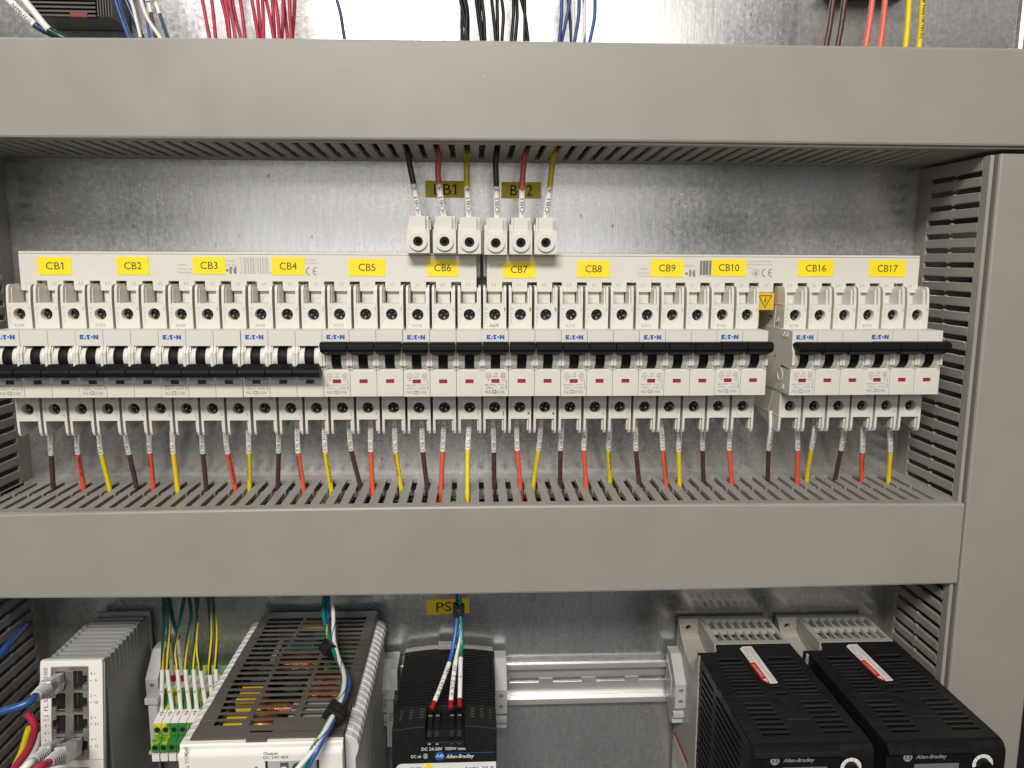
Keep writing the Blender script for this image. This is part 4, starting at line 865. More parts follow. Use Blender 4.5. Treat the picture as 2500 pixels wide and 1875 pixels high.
# ---- end brackets
def bracket(x, zt, lb, yb=-38, s=1.0):
    t = thing('end_bracket', lb, 'end bracket', (x, -20, zt-20), 'gray end brackets on the rail')
    pr = [(-6, 0), (-18, 0), (-33, -14), (-36, -17), (-36, -37), (-31, -42), (-33, -43), (-33, -47), (-29, -48.5), (-30, -53), (-22, -57), (-8, -40)]
    m = MB().prism([(y*s, zt+z*s) for y, z in pr], x-4.7, x+4.7, 'x'); m.prism([(-8, zt-6), (-26, zt-18), (-26, zt-33), (-8, zt-33)], x-5.6, x-4.7, 'x')
    at0(t, m.build('bracket_body', ['bracket'], t, bevel=0.4))
    for z in (-22, -31):
        m = MB().tube_hole((x, zt+z*s), 2.2, 1.8, -36.15*s, -35.5*s, 'y', 18).cyl((x, zt+z*s), 1.8, -36.05*s, -35.6*s, 'y', 18, 1).box(x-1.6, x+1.6, -36.2*s, -36.1*s, zt+z*s-.25, zt+z*s+.25, 2)
        at0(t, m.build('bracket_screw', ['bracket', 'rail', 'hole'], t))
bracket(154.0, -218.5, 'pale gray end bracket on the free rail end by the drives')
bracket(13.2, -219.5, 'pale gray end bracket clamped against the small black power supply')
bracket(at(*C_(215, 900), -36).x, -219.0, 'gray end bracket between the big grille supply and the small black one', s=0.95)
bracket(at(*A_(1345, 960), -36).x, -206.5, 'gray end bracket shadowed at the start of the ground terminals', s=0.95)
for x0, x1, y0, y1, lb, ink in ((225, 345, 985, 1470, 'gray terminal marker carrier reading PS2 beside the small black supply', 'PS2'),):
    p, q = at(*C_(228, 1045), -40), at(*C_(335, 1470), -40)
    t = thing('marker_carrier', lb, 'marker', (p.x, -20, p.z))
    m = MB().box(p.x, q.x-3, -40, -6, q.z, p.z).box(p.x-1.2, q.x-2, -41.5, -6, p.z, p.z+4.4).box(p.x+3, q.x, -36, -6, p.z+4.4, p.z+21)
    m.text(ink, 3.0, (p.x+3.6, -40.1, p.z-15), right=(0, 0, -1), up=(1, 0, 0), mi=1, w=7)
    at0(t, m.build('carrier_body', ['bracket', 'ink'], t, bevel=0.3))

# ---- network switch
t = thing('ethernet_switch', 'gray ribbed network switch with white face and rows of sockets', 'network switch', (-279, -8, -250))
X0, X1, ZT = -299.3, -259.6, -180.2
m = MB().box(X0+.8, X1-.4, -83, -6, -340, ZT-3.0)
m.box(X0, X1, -10, -6, -340, ZT)
for y in (-15.5, -21.5): m.box(X0+1.5, X1-1.5, y-2.4, y, ZT-3.1, ZT-1.0)
for k in range(9):
    y = -28.5-6.15*k
    m.box(X0, X0+3.2, y-4.4, y, ZT-12, ZT-0.2); m.box(X1-3.2, X1, y-4.4, y, ZT-16-(k % 3), ZT-0.2); m.box(X0+3.1, X1-3.1, y-1.5, y, ZT-5, ZT-0.2); m.box(X0+3.1, X1-3.1, y-4.4, y-2.6, ZT-5, ZT-0.9)
at0(t, m.build('switch_body', ['gray'], t, bevel=0.45))
def lean(m, k=0.14, z0=-178):
    m.v = [(x, y+k*(z-z0), z) for x, y, z in m.v]; return m
m = MB().box(X0-.2, X1+.2, -86, -82, -345, -178.6); at0(t, lean(m).build('front_bezel', ['bracket'], t, bevel=0.6))
m = MB(); rx = [(-278.0, -271.8, -271.9, -268.9), (-289.4, -283.4, -292.0, -289.3)]
rows_z = [-184.3-14.75*k for k in range(4)]; rows_z.append(-252.5)
holes = []
plate_holes(m, X0-.4, X1+.5, -345, -177.6, -89.2, -86, [(-292.6, -268.2, -244.5, -181.2), (-292.6, -268.2, -320, -249.5)], lambda u, v, w: (u, w, v)); at0(t, lean(m).build('face_plate', ['face_white'], t, bevel=0.35))
m = MB(); H = []
for zt in rows_z:
    for a, b, c, d_ in rx: H += [(a, b, zt-12.6, zt), (c, d_, zt-9.4, zt-3.1)]
zs = sorted(set([-320, -249.5] + [-244.5, -181.2]))
plate_holes(m, -292.55, -268.25, -244.4, -181.3, -89.6, -86.5, [h for h in H if h[3] > -245], lambda u, v, w: (u, w, v))
plate_holes(m, -292.55, -268.25, -319, -249.6, -89.6, -86.5, [h for h in H if h[3] < -245], lambda u, v, w: (u, w, v)); at0(t, lean(m).build('socket_panel', ['nickel'], t, bevel=0.15))
for zt in rows_z[:4]:
    for i, (a, b, c, d_) in enumerate(rx):
        m = MB().box(min(a, c)-.2, max(b, d_)+.2, -86.4, -76, zt-13, zt+.4, 0)
        if i == 0:
            for k in range(8): m.box(a+1.3, a+1.45, -87.0, -86.3, zt-2.1-k, zt-1.8-k, 1)
        at0(t, lean(m).build('port_socket', ['hole', 'gold'], t))
m = MB(); y = -89.26
for k in range(4):
    zt = rows_z[k]
    m.text(str(k+1), 2.0, (-266.2, y, zt-2.2), w=1.0); m.text(str(k+9), 2.0, (-263.2, y, zt-6.8), w=1.2 if k == 0 else 2.4)
    m.poly([(-264.4, y, zt-2.2), (-263.5, y, zt-1.7), (-263.5, y, zt-2.7)]); m.poly([(-265.9, y, zt-6.8), (-266.8, y, zt-6.3), (-266.8, y, zt-7.3)])
m.text('1000', 2.6, (-296.2, y, -185.4), right=(0, 0, 1), up=(-1, 0, 0), w=7.2); m.text('FL S', 2.6, (-296.2, y, -207.0), right=(0, 0, 1), up=(-1, 0, 0), w=8)
m.text('LNK/', 1.7, (-296.0, y, -214.3), w=4.4); m.text('ACT', 1.7, (-296.2, y, -217.0), w=4.0)
for k in range(3): m.text(str(k+1), 1.5, (-294.6, y, -220.8-5.0*k), mi=1); m.box(-297.0, -296.2, y, y+.02, -221.6-5.0*k, -220.0-5.0*k, 1)
at0(t, lean(m).build('printed_marking', ['ink', 'ink_gray'], t, fix=False))

# ---- network cables
def net_cable(lb, sx, sz, plug_px, cab_px, col):
    # sx, sz socket centre; plug end in picture terms; cable further on
    a = Vector((sx, -89+0.14*(sz+178)-1, sz)); b = at(*plug_px[:2], plug_px[2]); mid = a.lerp(b, 0.42)
    t = thing('network_cable', lb, 'network cable', a, 'network cables in the switch')
    d_ = (b-a).normalized(); m = MB(); s_ = d_.cross(Vector((0, 0, 1))).normalized(); u = s_.cross(d_).normalized()
    def sect(p, w, h): return [p-s_*w-u*h, p+s_*w-u*h, p+s_*w+u*h, p-s_*w+u*h]
    m.hexa(sect(a, 3.0, 5.6)+sect(mid, 3.3, 5.9)); m.hexa(sect(mid+d_*.02, 3.6, 6.0)+sect(a.lerp(b, .62), 3.6, 5.4))
    at0(t, m.build('clear_plug', ['clear'], t, bevel=0.8))
    m = MB(); k = 7
    for i in range(k):
        p = a.lerp(b, .62+.36*i/k); r = 4.9-1.9*i/k; m.tube([p, p+d_*1.4], r, 14, 0); m.tube([p+d_*1.3, p+d_*2.6], r*0.82, 14, 0)
    at0(t, m.build('ribbed_boot', ['clear'], t))
    P = [a.lerp(b, .25), a.lerp(b, .7), b]+[at(*p[:2], p[2]) for p in cab_px]; m = MB().tube(path(P, 30), 2.45, 14, 0); at0(t, m.build('cable_jacket', [col], t))
net_cable('blue network cable with clear plug in the top socket of the switch', -286.4, -190.5, (*J_(150, 610), -133), [(*J_(0, 720), -140), (-60, 1765, -146), (-120, 1850, -148), (-160, 1960, -148)], 'cable_blue')
net_cable('white network cable with clear plug in the lower row beside the red cable', -286.4, -234.6, (*J_(120, 1560), -142), [(*J_(0, 1660), -150), (-60, 1990, -156), (-100, 2120, -156), (-130, 2250, -150)], 'w_white')
net_cable('crimson network cable with clear plug bending over the lower sockets', -275.0, -234.6, (*J_(330, 1590), -150), [(*J_(150, 1700), -158), (20, 1960, -165), (-30, 2120, -160), (-60, 2250, -154)], 'w_crimson')

# ---- loose cables beside the tall duct
wire('blue cable entering a slot of the dark tall duct', [atx(*A_(235, 385), -346), atx(*A_(225, 400), -340), at(*A_(90, 545), -72), at(*A_(-30, 690), -90), at(*A_(-150, 800), -100), at(*A_(-230, 960), -106), at(*A_(-280, 1130), -108)], 2.7, 'cable_blue', 'loose cables by the dark tall duct', cat='cable')
for pts, c, lb, r, dy in (([(235, 1170), (300, 1250), (308, 1340), (260, 1480), (120, 1670), (60, 1760), (30, 1880), (10, 2010), (0, 2140)], 'w_crimson', 'thick red cable arching beside the switch', 2.5, 0), ([(262, 1300), (235, 1380), (200, 1500), (120, 1670), (80, 1760), (50, 1880), (35, 2010), (25, 2140)], 'w_yellow', 'yellow cable running under the arching red one', 2.3, 14),
                       ([(345, 1330), (330, 1450), (280, 1545), (190, 1660), (120, 1750), (80, 1880), (60, 2010), (50, 2140)], 'w_white', 'white cable curving below the white face of the switch', 2.2, 2)):
    wire(lb, [at(*A_(*p), -88+dy) for p in pts], r, c, 'loose cables by the dark tall duct', cat='cable')

# ---- ground terminals
gx0 = at(*B_(120, 1270), -60).x; gp = (at(*B_(420, 1270), -60).x-gx0)/4.0
prof = [(-8, -224), (-20, -219.7), (-24, -226.5), (-38, -228.5), (-41, -236.5), (-46, -241.2), (-60, -243.6), (-60, -252.4), (-57.5, -253.0), (-66, -254.2), (-66, -262.0), (-50, -263.5), (-8, -300)]
proto = None
for k in range(9):
    lb = '%s green ground terminal counting from the gray bracket, white ground symbol on top' % ordn[k]
    mixed = k in (0, 1, 4, 5, 7)
    t = thing('ground_terminal', lb, 'terminal block', (gx0+gp*(k+.5), -8, -240), 'green ground terminal blocks'); h = gp/2-0.12
    m = MB().prism([(y+8, z+240) for y, z in prof], -h, h, 'x'); m.build('block_body', ['tgy' if mixed else 'tg'], t, bevel=0.25)
    m = MB()
    for (ya, za), (yb, zb) in (((-24.5, -226.2), (-37.5, -228.1)), ((-46.5, -240.9), (-59.5, -243.2))):
        m.hexa([(-h+.1, ya+8, za+240), (h-.1, ya+8, za+240), (h-.1, yb+8, zb+240), (-h+.1, yb+8, zb+240)]+[(-h+.1, ya+8, za+240.7), (h-.1, ya+8, za+240.7), (h-.1, yb+8, zb+240.7), (-h+.1, yb+8, zb+240.7)])
    for yy, w in ((-49.5, 3.4), (-51.0, 2.4), (-52.5, 1.3)): m.box(-w/2, w/2, yy+8-.22, yy+8+.22, -241.8+240+.75-(yy+51)*-.16-.2, -241.8+240+1.02-(yy+51)*-.16, 1)
    m.box(-.16, .16, -49.5+8, -47.6+8, -241.3+240.55, -241.2+241.1, 1)
    m.build('marker_strip', ['face_white', 'ink'], t)
    m = MB()
    for yy, z in ((-60.05, -248), (-66.05, -258.2)): m.tube_hole((0, z+240), 2.3, 1.9, yy+7.75, yy+8.3, 'y', 18); m.cyl((0, z+240), 1.9, yy+7.9, yy+8.2, 'y', 18, 1)
    m.build('clamp_opening', ['tg', 'hole'], t)
    m = MB().box(-h+.3, h-.3, -58, -30, -29.0, -23.6); m.build('lower_marker', ['face_white'], t)
p, q = at(*B_(75, 1075), -52), at(*B_(170, 1500), -52)
t = thing('end_cover', 'pale gray end cover standing before the first green ground terminal', 'end cover', (p.x, -30, p.z))
at0(t, MB().box(p.x, p.x+6.2, -52, -6, q.z, p.z).box(p.x-1.5, p.x+8, -54, -40, p.z-1, p.z+4).box(p.x-1, p.x+9, -54, -40, q.z-2.5, q.z).build('cover_body', ['bracket'], t, bevel=0.4))

gw = [([(200, 1140), (205, 780), (215, 450), (215, 120)], 'first'), ([(295, 1140), (252, 780), (262, 400), (240, 120)], 'second'), ([(370, 1140), (340, 780), (318, 600), (370, 300), (402, 120)], 'third'), ([(450, 1140), (412, 780), (432, 500), (462, 300), (440, 120)], 'fourth'),
      ([(515, 1140), (485, 780), (495, 550), (518, 300), (503, 120)], 'fifth'), ([(590, 1085), (545, 790), (510, 560), (518, 260), (520, 120)], 'sixth'), ([(650, 1055), (628, 775), (640, 480), (618, 120)], 'seventh'), ([(700, 985), (683, 775), (687, 480), (655, 120)], 'eighth')]
for k, (pp, o) in enumerate(gw):
    P = [at(*B_(*p), Y) for p, Y in zip(pp, [-47, -46, -45.5, -45, -44.5])]; P = [P[0]+Vector((0, 0, -3))]+P+[P[-1]+Vector((0, 1, 14))]
    Q = path(P, 36); D = [0]
    for u, v in zip(Q, Q[1:]): D.append(D[-1]+(v-u).length)
    zz = P[2].z; ls = max(d_ for d_, w in zip(D, Q) if w.z <= zz+.05)
    wire('%s green and yellow ground wire from the gray bracket, white sleeve below' % o, P, 1.3, 'w_dkgreen', 'ground wires above the green terminals', (0, ls/D[-1]), [('\u23da', 1.7, 2.0, ls*.5)], stripe=((8, 9), 'w_yellow'), twist=0.046)
for k, (pp, o) in enumerate((([(298, 830), (285, 690), (270, 540), (262, 330), (262, 120)], 'first'), ([(380, 830), (362, 660), (348, 510), (300, 330), (268, 120)], 'second'))):
    P = [at(*B_(*p), Y) for p, Y in zip(pp, [-30, -34, -37, -40, -43])]; P += [P[-1]+Vector((0, 0, 14))]; Q = path(P, 30); D = [0]
    for u, v in zip(Q, Q[1:]): D.append(D[-1]+(v-u).length)
    ls = max(d_ for d_, w in zip(D, Q) if w.z <= P[2].z+.05)
    wire('%s dark green wire behind the others, white sleeve and red tip' % o, P, 1.3, 'w_dkgreen', 'dark green wires behind', (0, ls/D[-1]), [('\u23da', 1.7, 2.0, ls*.55)], tips=([P[0]+Vector((0, 0, -5)), P[0]+Vector((0, 0, 3.2))], 1.95))

# ---- big power supply
PX0, PX1, PZ = -171.5, -84.0, -182.9
t = thing('power_supply', 'large power supply with open black grille top and white front', 'power supply', (-128, -8, -240))
m = MB(); m.box(PX0, PX0+1.6, -173.8, -8, -340, PZ-1.7); m.box(PX1-1.6, PX1, -173.8, -8, -340, PZ-1.7); m.box(PX0+1.6, PX1-1.6, -9.5, -8, -340, PZ-1.7); m.box(PX0+1.6, PX1-1.6, -173.5, -9.5, -262, -258)
at0(t, m.build('supply_case', ['gray_dark'], t))
H = []
for k in range(21):
    y1 = -18.5-6.85*k; y0 = y1-(4.9 if k < 16 else 5.2)
    f = min(1, k/16); d1 = -138-6*f; 
    cols = [(PX0+6.5, d1-1.2), (d1+1.2, PX1-7.0)] if k < 7 else [(PX0+6.5, -144.2), (-141.6, -116.0), (-113.4, PX1-7.0)]
    if k > 15: cols = [(PX0+7.5+(k-16)*.5, -145), (-141.4, -117), (-113, PX1-9)]
    if k == 20: cols = [(PX0+9, -146), (-141.4, -128)]
    for a, b in cols: H.append((a, b, y0, y1))
H.append((-139, -126, -168.5, -166))
m = MB(); plate_holes(m, PX0, PX1, -174, -8, PZ-0.8, PZ, H); m.prism([(PX1-.01, PZ-1.6), (PX1-.01, PZ), (PX1+1.6, PZ-1.4), (PX1+1.6, PZ-3)], -140, -9, 'y')
at0(t, m.build('grille_cover', ['grill'], t, bevel=0.22))
for k in range(22):
    y = -17-7.0*k
    at0(t, MB().prism([(PX1+.2, PZ-2.6), (PX1+4.0, PZ-3.6), (PX1+7.4, PZ-6.5), (PX1+8.4, PZ-10), (PX1+8.0, PZ-13), (PX1+6.2, PZ-18), (PX1+6.2, -340), (PX1+.2, -340)], y-5.2, y, 'y').build('cooling_fin', ['fin'], t, bevel=0.5))
    at0(t, MB().prism([(PX0-.2, PZ-1.4), (PX0-4.2, PZ-1.8), (PX0-6.6, PZ-4), (PX0-6.4, PZ-9), (PX0-5.0, -340), (PX0-.2, -340)], y-5.2, y, 'y').build('cooling_fin', ['fin'], t, bevel=0.5))
# inside
def inside(name, m, mats, bevel=0.3): return at0(t, m.build(name, mats, t, bevel=bevel))
inside('circuit_board', MB().box(-163.4, -162, -165, -14, -258, -188).box(-92, -90.6, -120, -14, -258, -190).box(-146, -116, -52, -21, -194, -192.5).box(-111, -92.1, -86, -52, -197, -195.5), ['pcb'])
for a, b, y0, y1, z in ((-159.5, -142, -155.5, -149.5, -189.5), (-159.5, -142, -148, -142, -189.5), (-160, -142, -127, -118.5, -189.5), (-160, -143, -117, -109, -189.5), (-141, -114, -17, -10, -190)): inside('film_capacitor', MB().box(a, b, y0, y1, -235, z+2.5), ['gold'], 0.8)
for a, b, y, r, z in ((-141, -117, -70, 9.5, -186.5), (-118.5, -95, -97.5, 8, -186), (-118.5, -95, -114, 8, -186), (-145, -127, -144, 8, -185.8), (-141, -120, -128, 6.5, -187.5)):
    m = MB()
    n = int((b-a)/1.15)
    for i in range(n): m.tube([(a+1.15*i+.9*math.sin(2*PI*j/20)*0.0+.4*j/20, y+r*math.cos(2*PI*j/20), z-r+r*math.sin(2*PI*j/20)) for j in range(21)], 0.55, 6, 0)
    m.cyl((y, z-r), r-1.2, a-1, b+1, 'x', 18, 1)
    inside('copper_coil', m, ['copper', 'hole'], 0)
for x, y, r in ((-128, -90, 7.5), (-128, -107, 7), (-152, -98, 6.5), (-152, -80, 6.5)):
    inside('electrolytic_capacitor', MB().cyl((x, y), r, -250, -190, 'z', 22, 0).cyl((x, y), r-.8, -190, -189.8, 'z', 22, 1), ['matblack', 'gray_dark'], 0)
for bx in ((-122, -98, -152, -127, -230, -187), (-155, -151, -60, -30, -230, -194)): inside('heat_sink_block', MB().box(*bx), ['gray'], 0.4)
inside('chip', MB().box(-140, -130, -36, -26, -192.4, -190).box(-126, -119, -46, -36, -192.4, -190.5).box(-108, -98, -75, -62, -195.4, -192), ['matblack', 'gray'], 0.2)
# front
fx0, fx1 = -176.0, -83.4
m = MB(); pf = [(-174.1, PZ-.6), (-177.2, PZ-.8), (-177.9, PZ-1.6), (-178.0, PZ-4.2), (-180.2, PZ-5.4), (-180.6, PZ-7), (-180.6, -345), (-174.1, -345)]
m.prism(pf, fx0, fx1, 'x'); at0(t, m.build('front_panel', ['face_white'], t, bevel=0.35))
m = MB(); y = -180.68
m.text('Output', 1.95, at(*B_(1105, 1530), y), w=8.1, align='L'); m.text('DC 24V 40A', 1.95, at(*B_(1105, 1567), y), w=14.2, align='L')
m.text('No. 1159045', 2.2, at(*B_(422, 1583), y), right=(0, 0, 1), up=(-1, 0, 0), w=15.5)
m.text('+', 3, at(*B_(1040, 1655), y))
at0(t, m.build('printed_marking', ['ink'], t, fix=False))
p, q = at(*B_(1122, 1597), y), at(*B_(1600, 1597), y)
m = MB().box(p.x, p.x+1.2, -181.2, -180, p.z-20, p.z).box(q.x-1.2, q.x, -181.2, -180, p.z-20, p.z).box(p.x+1.2, q.x-1.2, -180.75, -180, p.z-20, p.z-.3, 1).box(p.x+8.5, p.x+13, -181.4, -180, p.z-16, p.z-1.2, 2)
m.cyl((p.x+10.6, p.z-5.5), 2.3, -182.2, -181.3, 'y', 18, 3); m.cyl((q.x-12, p.z-4.5), 3.2, -182.0, -180.7, 'y', 20, 2)
at0(t, m.build('output_socket', ['ink', 'bracket', 'gray_dark', 'face_white'], t))
m = MB().box(-139, -127, -177.2, -173.8, PZ-.9, PZ+.25); at0(t, m.build('cover_latch', ['grill'], t, bevel=0.3))

# ---- cable bundle over the big supply
def bpath(pp): 
    out = []
    for x, y, k, v in pp: out.append(at(*B_(x, y), v) if k == 'Y' else atz(*B_(x, y), v))
    return out
bun = [('green wire with pale stripe clipped into the bundle over the grille supply', [(1655, 80, 'Y', -44), (1642, 290, 'Z', -162), (1690, 500, 'Z', -168), (1745, 650, 'Z', -172), (1812, 800, 'Z', -174), (1803, 960, 'Z', -174), (1760, 1090, 'Z', -174), (1690, 1230, 'Z', -175), (1560, 1460, 'Y', -190), (1450, 1680, 'Y', -196), (1390, 1800, 'Y', -200)], 'w_green', ((0,), 'w_yellow'), 1.55),
       ('blue wire bowing out of the bundle over the grille supply', [(1690, 80, 'Y', -44), (1672, 290, 'Z', -164), (1695, 500, 'Z', -170), (1760, 650, 'Z', -174), (1860, 870, 'Z', -175), (1838, 1010, 'Z', -175), (1790, 1100, 'Z', -175), (1725, 1240, 'Z', -176), (1600, 1470, 'Y', -189), (1480, 1680, 'Y', -194), (1420, 1800, 'Y', -198)], 'w_bright_blue', None, 1.6),
       ('white wire with blue spiral in the bundle over the grille supply', [(1712, 80, 'Y', -46), (1728, 290, 'Z', -160), (1732, 500, 'Z', -168), (1765, 650, 'Z', -172), (1825, 830, 'Z', -172), (1815, 980, 'Z', -172), (1775, 1100, 'Z', -173), (1700, 1240, 'Z', -174), (1560, 1480, 'Y', -191), (1400, 1680, 'Y', -197), (1330, 1800, 'Y', -202)], 'w_white', ((0,), 'w_bright_blue'), 1.5),
       ('dark blue wire hidden in the bundle over the grille supply', [(1672, 80, 'Y', -50), (1660, 290, 'Z', -166), (1692, 500, 'Z', -172), (1752, 650, 'Z', -175), (1840, 840, 'Z', -177), (1822, 1000, 'Z', -177), (1775, 1100, 'Z', -177), (1708, 1240, 'Z', -178), (1580, 1470, 'Y', -188), (1465, 1680, 'Y', -193), (1400, 1800, 'Y', -196)], 'w_blue', None, 1.5)]
for lb, pp, mt, st, r in bun: wire(lb, bpath(pp), r, mt, 'wires clipped over the grille supply', stripe=st, twist=0.16, n=60)
def clip(lb, c, d_, w, l, h):
    d_ = d_.normalized(); s_ = d_.cross(Vector((0, -1, 0.3))).normalized(); u = s_.cross(d_); t = thing('cable_clip', lb, 'cable clip', c, 'black cable clips')
    f = lambda p, a, b: [p-s_*a-u*b, p+s_*a-u*b, p+s_*a+u*b, p-s_*a+u*b]
    m = MB().hexa(f(c-d_*l/2, w, h)+f(c+d_*l/2, w, h)); m.hexa(f(c-d_*l*.36+s_*w*.05, w*.5, h*1.16)+f(c+d_*l*.15+s_*w*.05, w*.5, h*1.16)); at0(t, m.build('clip_body', ['matblack'], t, bevel=0.7))
c1 = atz(*B_(1678, 590), -171); clip('small black clip closing the wire bundle over the back of the grille', c1, atz(*B_(1745, 680), -172)-c1, 4.2, 9.5, 3.6)
c2 = atz(*B_(1742, 1165), -174); clip('big black clip holding the wire bundle over the front of the grille', c2, atz(*B_(1690, 1250), -175)-c2, 5.6, 9.5, 4.2)

# ---- small black supply
AX0, AX1, AZ = -62.0, 7.3, -216.0
t = thing('power_supply', 'small black power supply with ribbed arched top and printed front', 'power supply', (-27, -8, -250))
def arc(x): return AZ+3.0*(1-((x+27.35)/34.65)**2)
def archp(x0, x1, zb, dz=0.0, n=14): return [(x0, zb)]+[(x0+(x1-x0)*i/n, arc(x0+(x1-x0)*i/n)+dz) for i in range(n+1)]+[(x1, zb)]
m = MB().prism(archp(AX0+.6, AX1-.6, -340, -1.6), -92, -8, 'y'); 
at0(t, m.build('supply_case', ['matblack'], t, bevel=0.3))
m = MB()
for k in range(21): y = -13.5-3.75*k; m.prism(archp(AX0, AX1, AZ-9, 0), y-1.9, y, 'y')
at0(t, m.build('vent_ribs', ['black'], t, bevel=0.3))
m = MB().prism(archp(AX0-.2, AX1+.2, -340, 0.4), -12, -7.5, 'y'); m.box(-36, -24, -15, -7, AZ+2, AZ+6.0); at0(t, m.build('back_frame', ['gray'], t, bevel=0.4))
rx0, rx1, rz = -40.0, -14.1, -224.9
m = MB().prism(archp(AX0, rx0, -340), -118.4, -92, 'y'); m.prism(archp(rx1, AX1, -340), -118.4, -92, 'y'); m.box(rx0-.01, rx1+.01, -118.4, -92, -340, rz)
at0(t, m.build('front_housing', ['matblack'], t, bevel=0.5))
m = MB()
for xs in ((-58, -53), (-51.5, -46), (-44.5, -41.5)):
    for k in range(4): m.box(xs[0], xs[1], -98.2-3.2*k, -97.2-3.2*k, arc(xs[0])-.8, arc(xs[0])+.25)
at0(t, m.build('vent_slots', ['gray_dark'], t)); m = MB()
for xs in ((-12, -7.5), (-5.8, -1.5), (0.0, 4.0)):
    for k in range(4): m.box(xs[0], xs[1], -98.2-3.2*k, -97.2-3.2*k, arc(xs[1])-.8, arc(xs[1])+.25)
at0(t, m.build('vent_slots', ['gray_dark'], t))
m = MB()
m.box(rx0+.5, rx1-.5, -112, -94, rz-.2, rz+4.2)
for i, x in enumerate((-37.6, -32.6, -22.7, -17.6)):
    m.prism([(-94, rz+4), (-94, AZ-1.8), (-101, AZ-1.2), (-113.5, rz+4.5), (-114.5, rz+1.0), (-112, rz)], x-1.6, x+1.6, 'x'); m.box(x-1.5, x+1.5, -101, -99.5, AZ-1.6, AZ-.9, 1); m.box(x-.45, x+.45, -109, -107, AZ-9.5, AZ-5, 2)
at0(t, m.build('terminal_plug', ['matblack', 'ink_silver', 'hole'], t, bevel=0.15))
m = MB(); y = -118.5; pc = lambda a, b: at(*C_(a, b), y)
for a, ch in ((613, '+'), (682, '+'), (813, '-'), (880, '-')): m.text(ch, 1.9 if ch == '+' else .5, pc(a, 1446 if ch == '+' else 1441), w=2.3)
m.text('DC 24-28V  100W max.', 2.15, pc(742, 1487), w=29.5, bold=0.01); m.text('DC ok', 2.0, pc(497, 1557), w=6.8, bold=0.01)
c = pc(705, 1553); R_ = 3.2; m.poly([(c.x+R_*math.cos(k*PI/16), y, c.z+R_*math.sin(k*PI/16)) for k in range(32)], 1); m.text('AB', 2.3, (c.x, y-.05, c.z+.2), w=4.9)
m.text('Allen-Bradley', 2.6, pc(760, 1556), w=18.8, align='L', shear=0.25, bold=0.012)
a, b = pc(760, 1530), pc(1195, 1515); m.poly([(a.x, y, a.z), (b.x, y, a.z), (b.x, y, a.z+.35), (a.x, y, a.z+.35)], 1)
zt = pc(760, 1612).z; r0 = 4.2
m.poly([(AX0+2.2, y, zt-20)]+[(AX0+2.2+r0-r0*math.cos(k*PI/16), y, zt-r0+r0*math.sin(k*PI/16)) for k in range(9)]+[(AX1-.4, y, zt), (AX1-.4, y, zt-20)], 2)
c = pc(605, 1652); m.cyl((c.x, c.z), 2.7, y-.9, y-.05, 'y', 22, 3); m.text('24-28V', 2.0, (c.x-4.0, y-.06, c.z-.4), mi=4, w=8.2, align='R', bold=.01); m.text('1606-XLP', 2.8, (AX1-2.0, y-.06, c.z-1.8), mi=4, w=19, align='R', bold=.015)
at0(t, m.build('printed_marking', ['ink_white', 'ink_blue', 'face_white', 'yellow', 'ink_blue'], t, fix=False))
c = pc(580, 1550); at0(t, MB().cyl((c.x, c.z), 1.5, -119.6, -118.3, 'y', 18, 0, r2=1.7).build('status_lamp', ['led'], t))

aw = [('blue wire with sleeve X10 1 24V into the small black supply', [(862, 60, -44), (860, 250, -52), (852, 400, -60), (825, 580, -68), (790, 722, -76), (715, 930, -92), (660, 1065, -101), (640, 1120, -104)], 'w_bright_blue', ' X10 1  24V', None, 4),
      ('white and blue striped wire with sleeve X10 2 0V into the small black supply', [(892, 60, -46), (892, 250, -52), (894, 400, -60), (870, 580, -68), (848, 700, -76), (822, 900, -90), (806, 1060, -101), (812, 1118, -104)], 'w_white', ' X10 2  0V', ((0, 1, 2), 'w_bright_blue'), 4),
      ('green wire with plain white sleeve into the small black supply', [(884, 60, -49), (884, 250, -55), (899, 400, -60), (902, 560, -66), (893, 678, -74), (888, 880, -90), (884, 1040, -101), (882, 1100, -104)], 'w_green', '+', None, 4)]
for lb, pp, mt, tx, st, si in aw:
    P = [at(*C_(x, yy), Y) for x, yy, Y in pp][::-1]; P[-1:] = [P[-1], P[-1]+Vector((0, 1, 12))]; Q = path(P, 48); D = [0]
    for u, v in zip(Q, Q[1:]): D.append(D[-1]+(v-u).length)
    i1 = min(range(len(Q)), key=lambda i: (Q[i]-P[3]).length); i0 = min(range(len(Q)), key=lambda i: (Q[i]-P[1]).length); L = D[-1]; ls = D[i1]-D[i0]
    wire(lb, P, 1.35, mt, 'wires of the small black supply', (D[i0]/L, D[i1]/L), [('\u2192'+tx, 2.3, ls*.8, ls*.06)] if tx != '+' else [('\u23da', 1.7, 2.0, ls*.45)], stripe=st, twist=0.1, n=48, tips=([Q[i0]+(Q[i0]-Q[i0+2]).normalized()*5.6, Q[i0]+(Q[i0+2]-Q[i0]).normalized()*.6], 1.75))
c3 = at(*C_(874, 255), -54); clip('black clip around three wires in front of sticker PS2', c3, Vector((0, 0.15, 1)), 4.2, 9.0, 3.6)

# ---- motor drives
VX0, VX1, VZ = 157.6, 231.2, -194.5
t = thing('motor_drive', 'black motor drive with gray heat sink, next to the free rail end', 'motor drive', (194, -4, -250), 'black motor drives')
